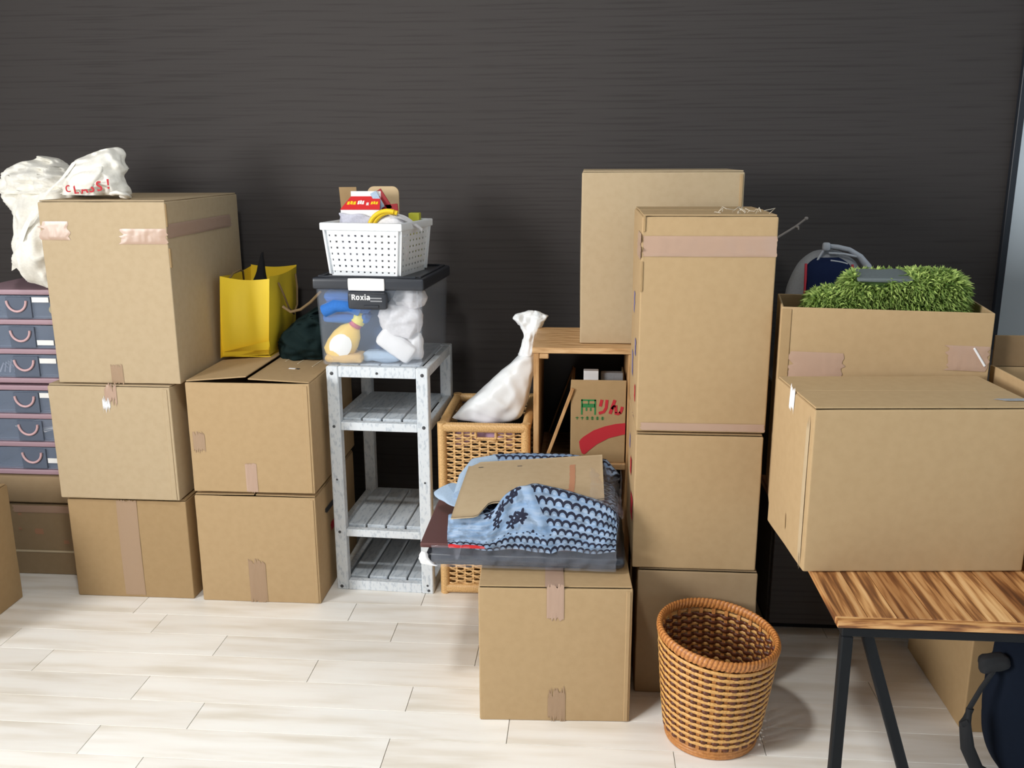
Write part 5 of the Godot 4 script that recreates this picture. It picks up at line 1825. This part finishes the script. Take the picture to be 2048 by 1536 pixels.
func rear_right() -> void:
	var o := thing("low_cabinet", "low dark cabinet in the shade behind the scorched table", "cabinet", Vector3(1.01, 0, -3.06))
	var b := MB.new()
	b.box(Vector3(1.01, 0.405, -3.06), Vector3(0.87, 0.74, 0.76), 0.003)
	part(o, "body", b, M.wall_dark, true)
	b = MB.new()
	b.box(Vector3(1.01, 0.018, -3.075), Vector3(0.85, 0.036, 0.72))
	part(o, "plinth", b, M.black_cloth, true)
	for k in 2:
		b = MB.new()
		b.box(Vector3(0.7945 + 0.431 * k, 0.405, -2.671), Vector3(0.427, 0.732, 0.018), 0.002)
		part(o, "door", b, M.wall_dark, true)
	var g := open_carton("open cardboard box holding the shaggy green rug, with torn tape on its front", Vector3(0.7125, 0.5812, -2.240), Vector3(0.478, 0.509, 0.228), -0.15, M.card, "cardboard moving boxes")
	tape(g, "front", Vector2(-0.214, 0.336), Vector2(-0.087, 0.400), true, 0.010, 0.0015)
	tape(g, "front", Vector2(0.145, 0.370), Vector2(0.234, 0.430), true, 0.010, 0.0015)
	b = MB.new()
	b.softbox(Vector3(-0.2265, 0.254, 0.0006), Vector3(0.023, 0.50, 0.003), 0.001, 0, null, 0, 1, 2)
	part(g, "glue_edge", b, M.card_brown)
	b = MB.new()
	b.bar(Vector3(0.201, 0.426, 0.003), Vector3(0.229, 0.383, 0.003), 0.005, 0.003, 0.001, Vector3.BACK)
	part(g, "torn_tape", b, M.white_paper)
	rug()
	# second open box at the right edge
	g = open_carton("open cardboard box at the right edge beside the wide box on the table", Vector3(1.118, 0.5812, -1.862), Vector3(0.30, 0.379, 0.383), 0.0, M.card, "cardboard moving boxes")
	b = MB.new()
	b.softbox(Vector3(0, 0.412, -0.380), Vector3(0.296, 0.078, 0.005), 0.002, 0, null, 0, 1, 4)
	part(g, "flap", b, M.card_shaded)  # raised back flap, coloured darker to stand in for shade
	# backpack behind the rug
	var t := thing("backpack", "navy and grey backpack with red piping behind the green rug", "bag", Vector3(0.755, 0.776, -3.02))
	b = MB.new()
	b.loft([Vector3(0.652, 0.778, -3.02), Vector3(0.640, 0.90, -3.02), Vector3(0.640, 1.0, -3.02), Vector3(0.655, 1.07, -3.02), Vector3(0.680, 1.118, -3.02), Vector3(0.715, 1.148, -3.02), Vector3(0.745, 1.156, -3.02)], [Vector3(0.87, 0.778, -3.02), Vector3(0.882, 0.90, -3.02), Vector3(0.880, 1.0, -3.02), Vector3(0.872, 1.07, -3.02), Vector3(0.852, 1.118, -3.02), Vector3(0.81, 1.148, -3.02), Vector3(0.78, 1.156, -3.02)], [0.05, 0.07, 0.07, 0.065, 0.05, 0.035, 0.015], 28, 36, wrinkle, 0.006, 10.0)
	part(t, "body", b, M.grey_cloth, true)
	b = MB.new()
	b.loft([Vector3(0.686, 0.80, -2.955), Vector3(0.684, 0.95, -2.955), Vector3(0.684, 1.06, -2.958), Vector3(0.688, 1.110, -2.968), Vector3(0.72, 1.135, -2.985)], [Vector3(0.828, 0.80, -2.955), Vector3(0.829, 0.95, -2.955), Vector3(0.828, 1.06, -2.958), Vector3(0.822, 1.112, -2.968), Vector3(0.79, 1.137, -2.985)], [0.02, 0.024, 0.024, 0.018, 0.01], 20, 28, wrinkle, 0.003, 12.0)
	part(t, "front_panel", b, M.navy, true)
	for q in [[0.683, 1.118], [0.829, 1.116]]:
		b = MB.new()
		b.tube([Vector3(q[0], 0.80, -2.944), Vector3(q[0], 1.0, -2.942), Vector3(q[0], 1.07, -2.945), Vector3(lerpf(q[0], 0.755, 0.03), q[1], -2.962)], 0.0042, 8)
		part(t, "piping", b, M.red_trim, true)
	b = MB.new()
	b.tube([Vector3(0.745, 1.172, -2.99), Vector3(0.785, 1.168, -2.985), Vector3(0.82, 1.160, -2.985), Vector3(0.855, 1.138, -2.985), Vector3(0.88, 1.108, -2.985), Vector3(0.893, 1.08, -2.985)], [0.007, 0.008, 0.008, 0.010, 0.012, 0.014], 10, false, 0.8)
	part(t, "handle", b, M.silver, true)
	b = MB.new()
	b.tube([Vector3(0.755, 1.150, -2.975), Vector3(0.80, 1.148, -2.972), Vector3(0.84, 1.140, -2.972)], 0.004, 8)
	b.tube([Vector3(0.76, 1.128, -2.965), Vector3(0.79, 1.124, -2.962), Vector3(0.812, 1.118, -2.962)], 0.003, 8)
	b.tube([Vector3(0.718, 1.120, -2.972), Vector3(0.732, 1.148, -2.975), Vector3(0.745, 1.168, -2.98)], 0.0035, 8)
	part(t, "zip", b, M.silver, true)
	b = MB.new()
	b.softbox(Vector3(0.747, 1.170, -2.978), Vector3(0.024, 0.026, 0.018), 0.007, 0, null, 0, 1, 3)
	part(t, "handle_end", b, M.silver, true)

func rug() -> void:
	var t := thing("shaggy_rug", "folded shaggy grass-green rug with grey backing in the open cardboard box", "rug", Vector3(0.735, 0.87, -2.37))
	t.rotation.y = -0.12
	var b := MB.new()
	# folded block: low at the left front, higher at the right
	b.softbox(Vector3(0.787, 1.011, -2.379), Vector3(0.27, 0.287, 0.13), 0.03, 0.004, wrinkle, 0.012, 8.0, 7)
	b.softbox(Vector3(0.648, 0.990, -2.362), Vector3(0.165, 0.244, 0.104), 0.04, 0.004, wrinkle, 0.012, 8.0, 6)
	part(t, "folded_body", b, M.rug_core, true)
	var g := MB.new()
	g.softbox(Vector3(0.735, 1.157, -2.358), Vector3(0.13, 0.010, 0.095), 0.004, 0.0, wrinkle, 0.006, 14.0, 4, Basis(Vector3.RIGHT, 0.12))
	part(t, "backing", g, M.rug_back, true)
	# pile
	var r := RandomNumberGenerator.new()
	r.seed = 77
	var area := []
	var tot := 0.0
	for i in range(0, b.idx.size(), 3):
		tot += (b.v[b.idx[i + 1]] - b.v[b.idx[i]]).cross(b.v[b.idx[i + 2]] - b.v[b.idx[i]]).length()
		area.append(tot)
	var p := MB.new()
	p.has_col = true
	var made := 0
	for tries in 60000:
		if made >= 11000:
			break
		var k := area.bsearch(r.randf() * tot)
		k = mini(k, area.size() - 1) * 3
		var u := sqrt(r.randf())
		var w := r.randf()
		var i0 := b.idx[k]
		var i1 := b.idx[k + 1]
		var i2 := b.idx[k + 2]
		var q := b.v[i0] * (1 - u) + b.v[i1] * u * (1 - w) + b.v[i2] * u * w
		var nn := (b.n[i0] + b.n[i1] + b.n[i2]).normalized()
		if q.y < 1.024 or nn.z < -0.75 or nn.y < -0.5:
			continue
		if q.y > 1.10 and nn.y > 0.3 and q.x > 0.674 and q.x < 0.796 and q.z > -2.405:
			continue
		made += 1
		var dir := (nn + Vector3(r.randf_range(-1.1, 1.1), r.randf_range(-0.9, 0.9), r.randf_range(-0.8, 0.9))).normalized()
		var ln := r.randf_range(0.016, 0.031)
		var tip := q + dir * ln + Vector3(0, -0.006, 0.002)
		var mid := q + dir * ln * 0.55
		var side := dir.cross(Vector3(r.randf_range(-1, 1), r.randf_range(-1, 1), r.randf_range(-1, 1))).normalized() * r.randf_range(0.0016, 0.0030)
		var cc := Color(0.13, 0.23, 0.04).lerp(Color(0.52, 0.66, 0.19), r.randf())
		p.col = cc
		var fn := side.cross(dir).normalized()
		var a0 := p.vert(q - side, fn)
		var a1 := p.vert(q + side, fn)
		var a2 := p.vert(mid + side, fn)
		var a3 := p.vert(mid - side, fn)
		var a4 := p.vert(tip, fn)
		p.tri_i(a0, a1, a2)
		p.tri_i(a0, a2, a3)
		p.tri_i(a3, a2, a4)
	var po := part(t, "pile", p, M.rug_green, true)
	po.set_meta("kind", "stuff")
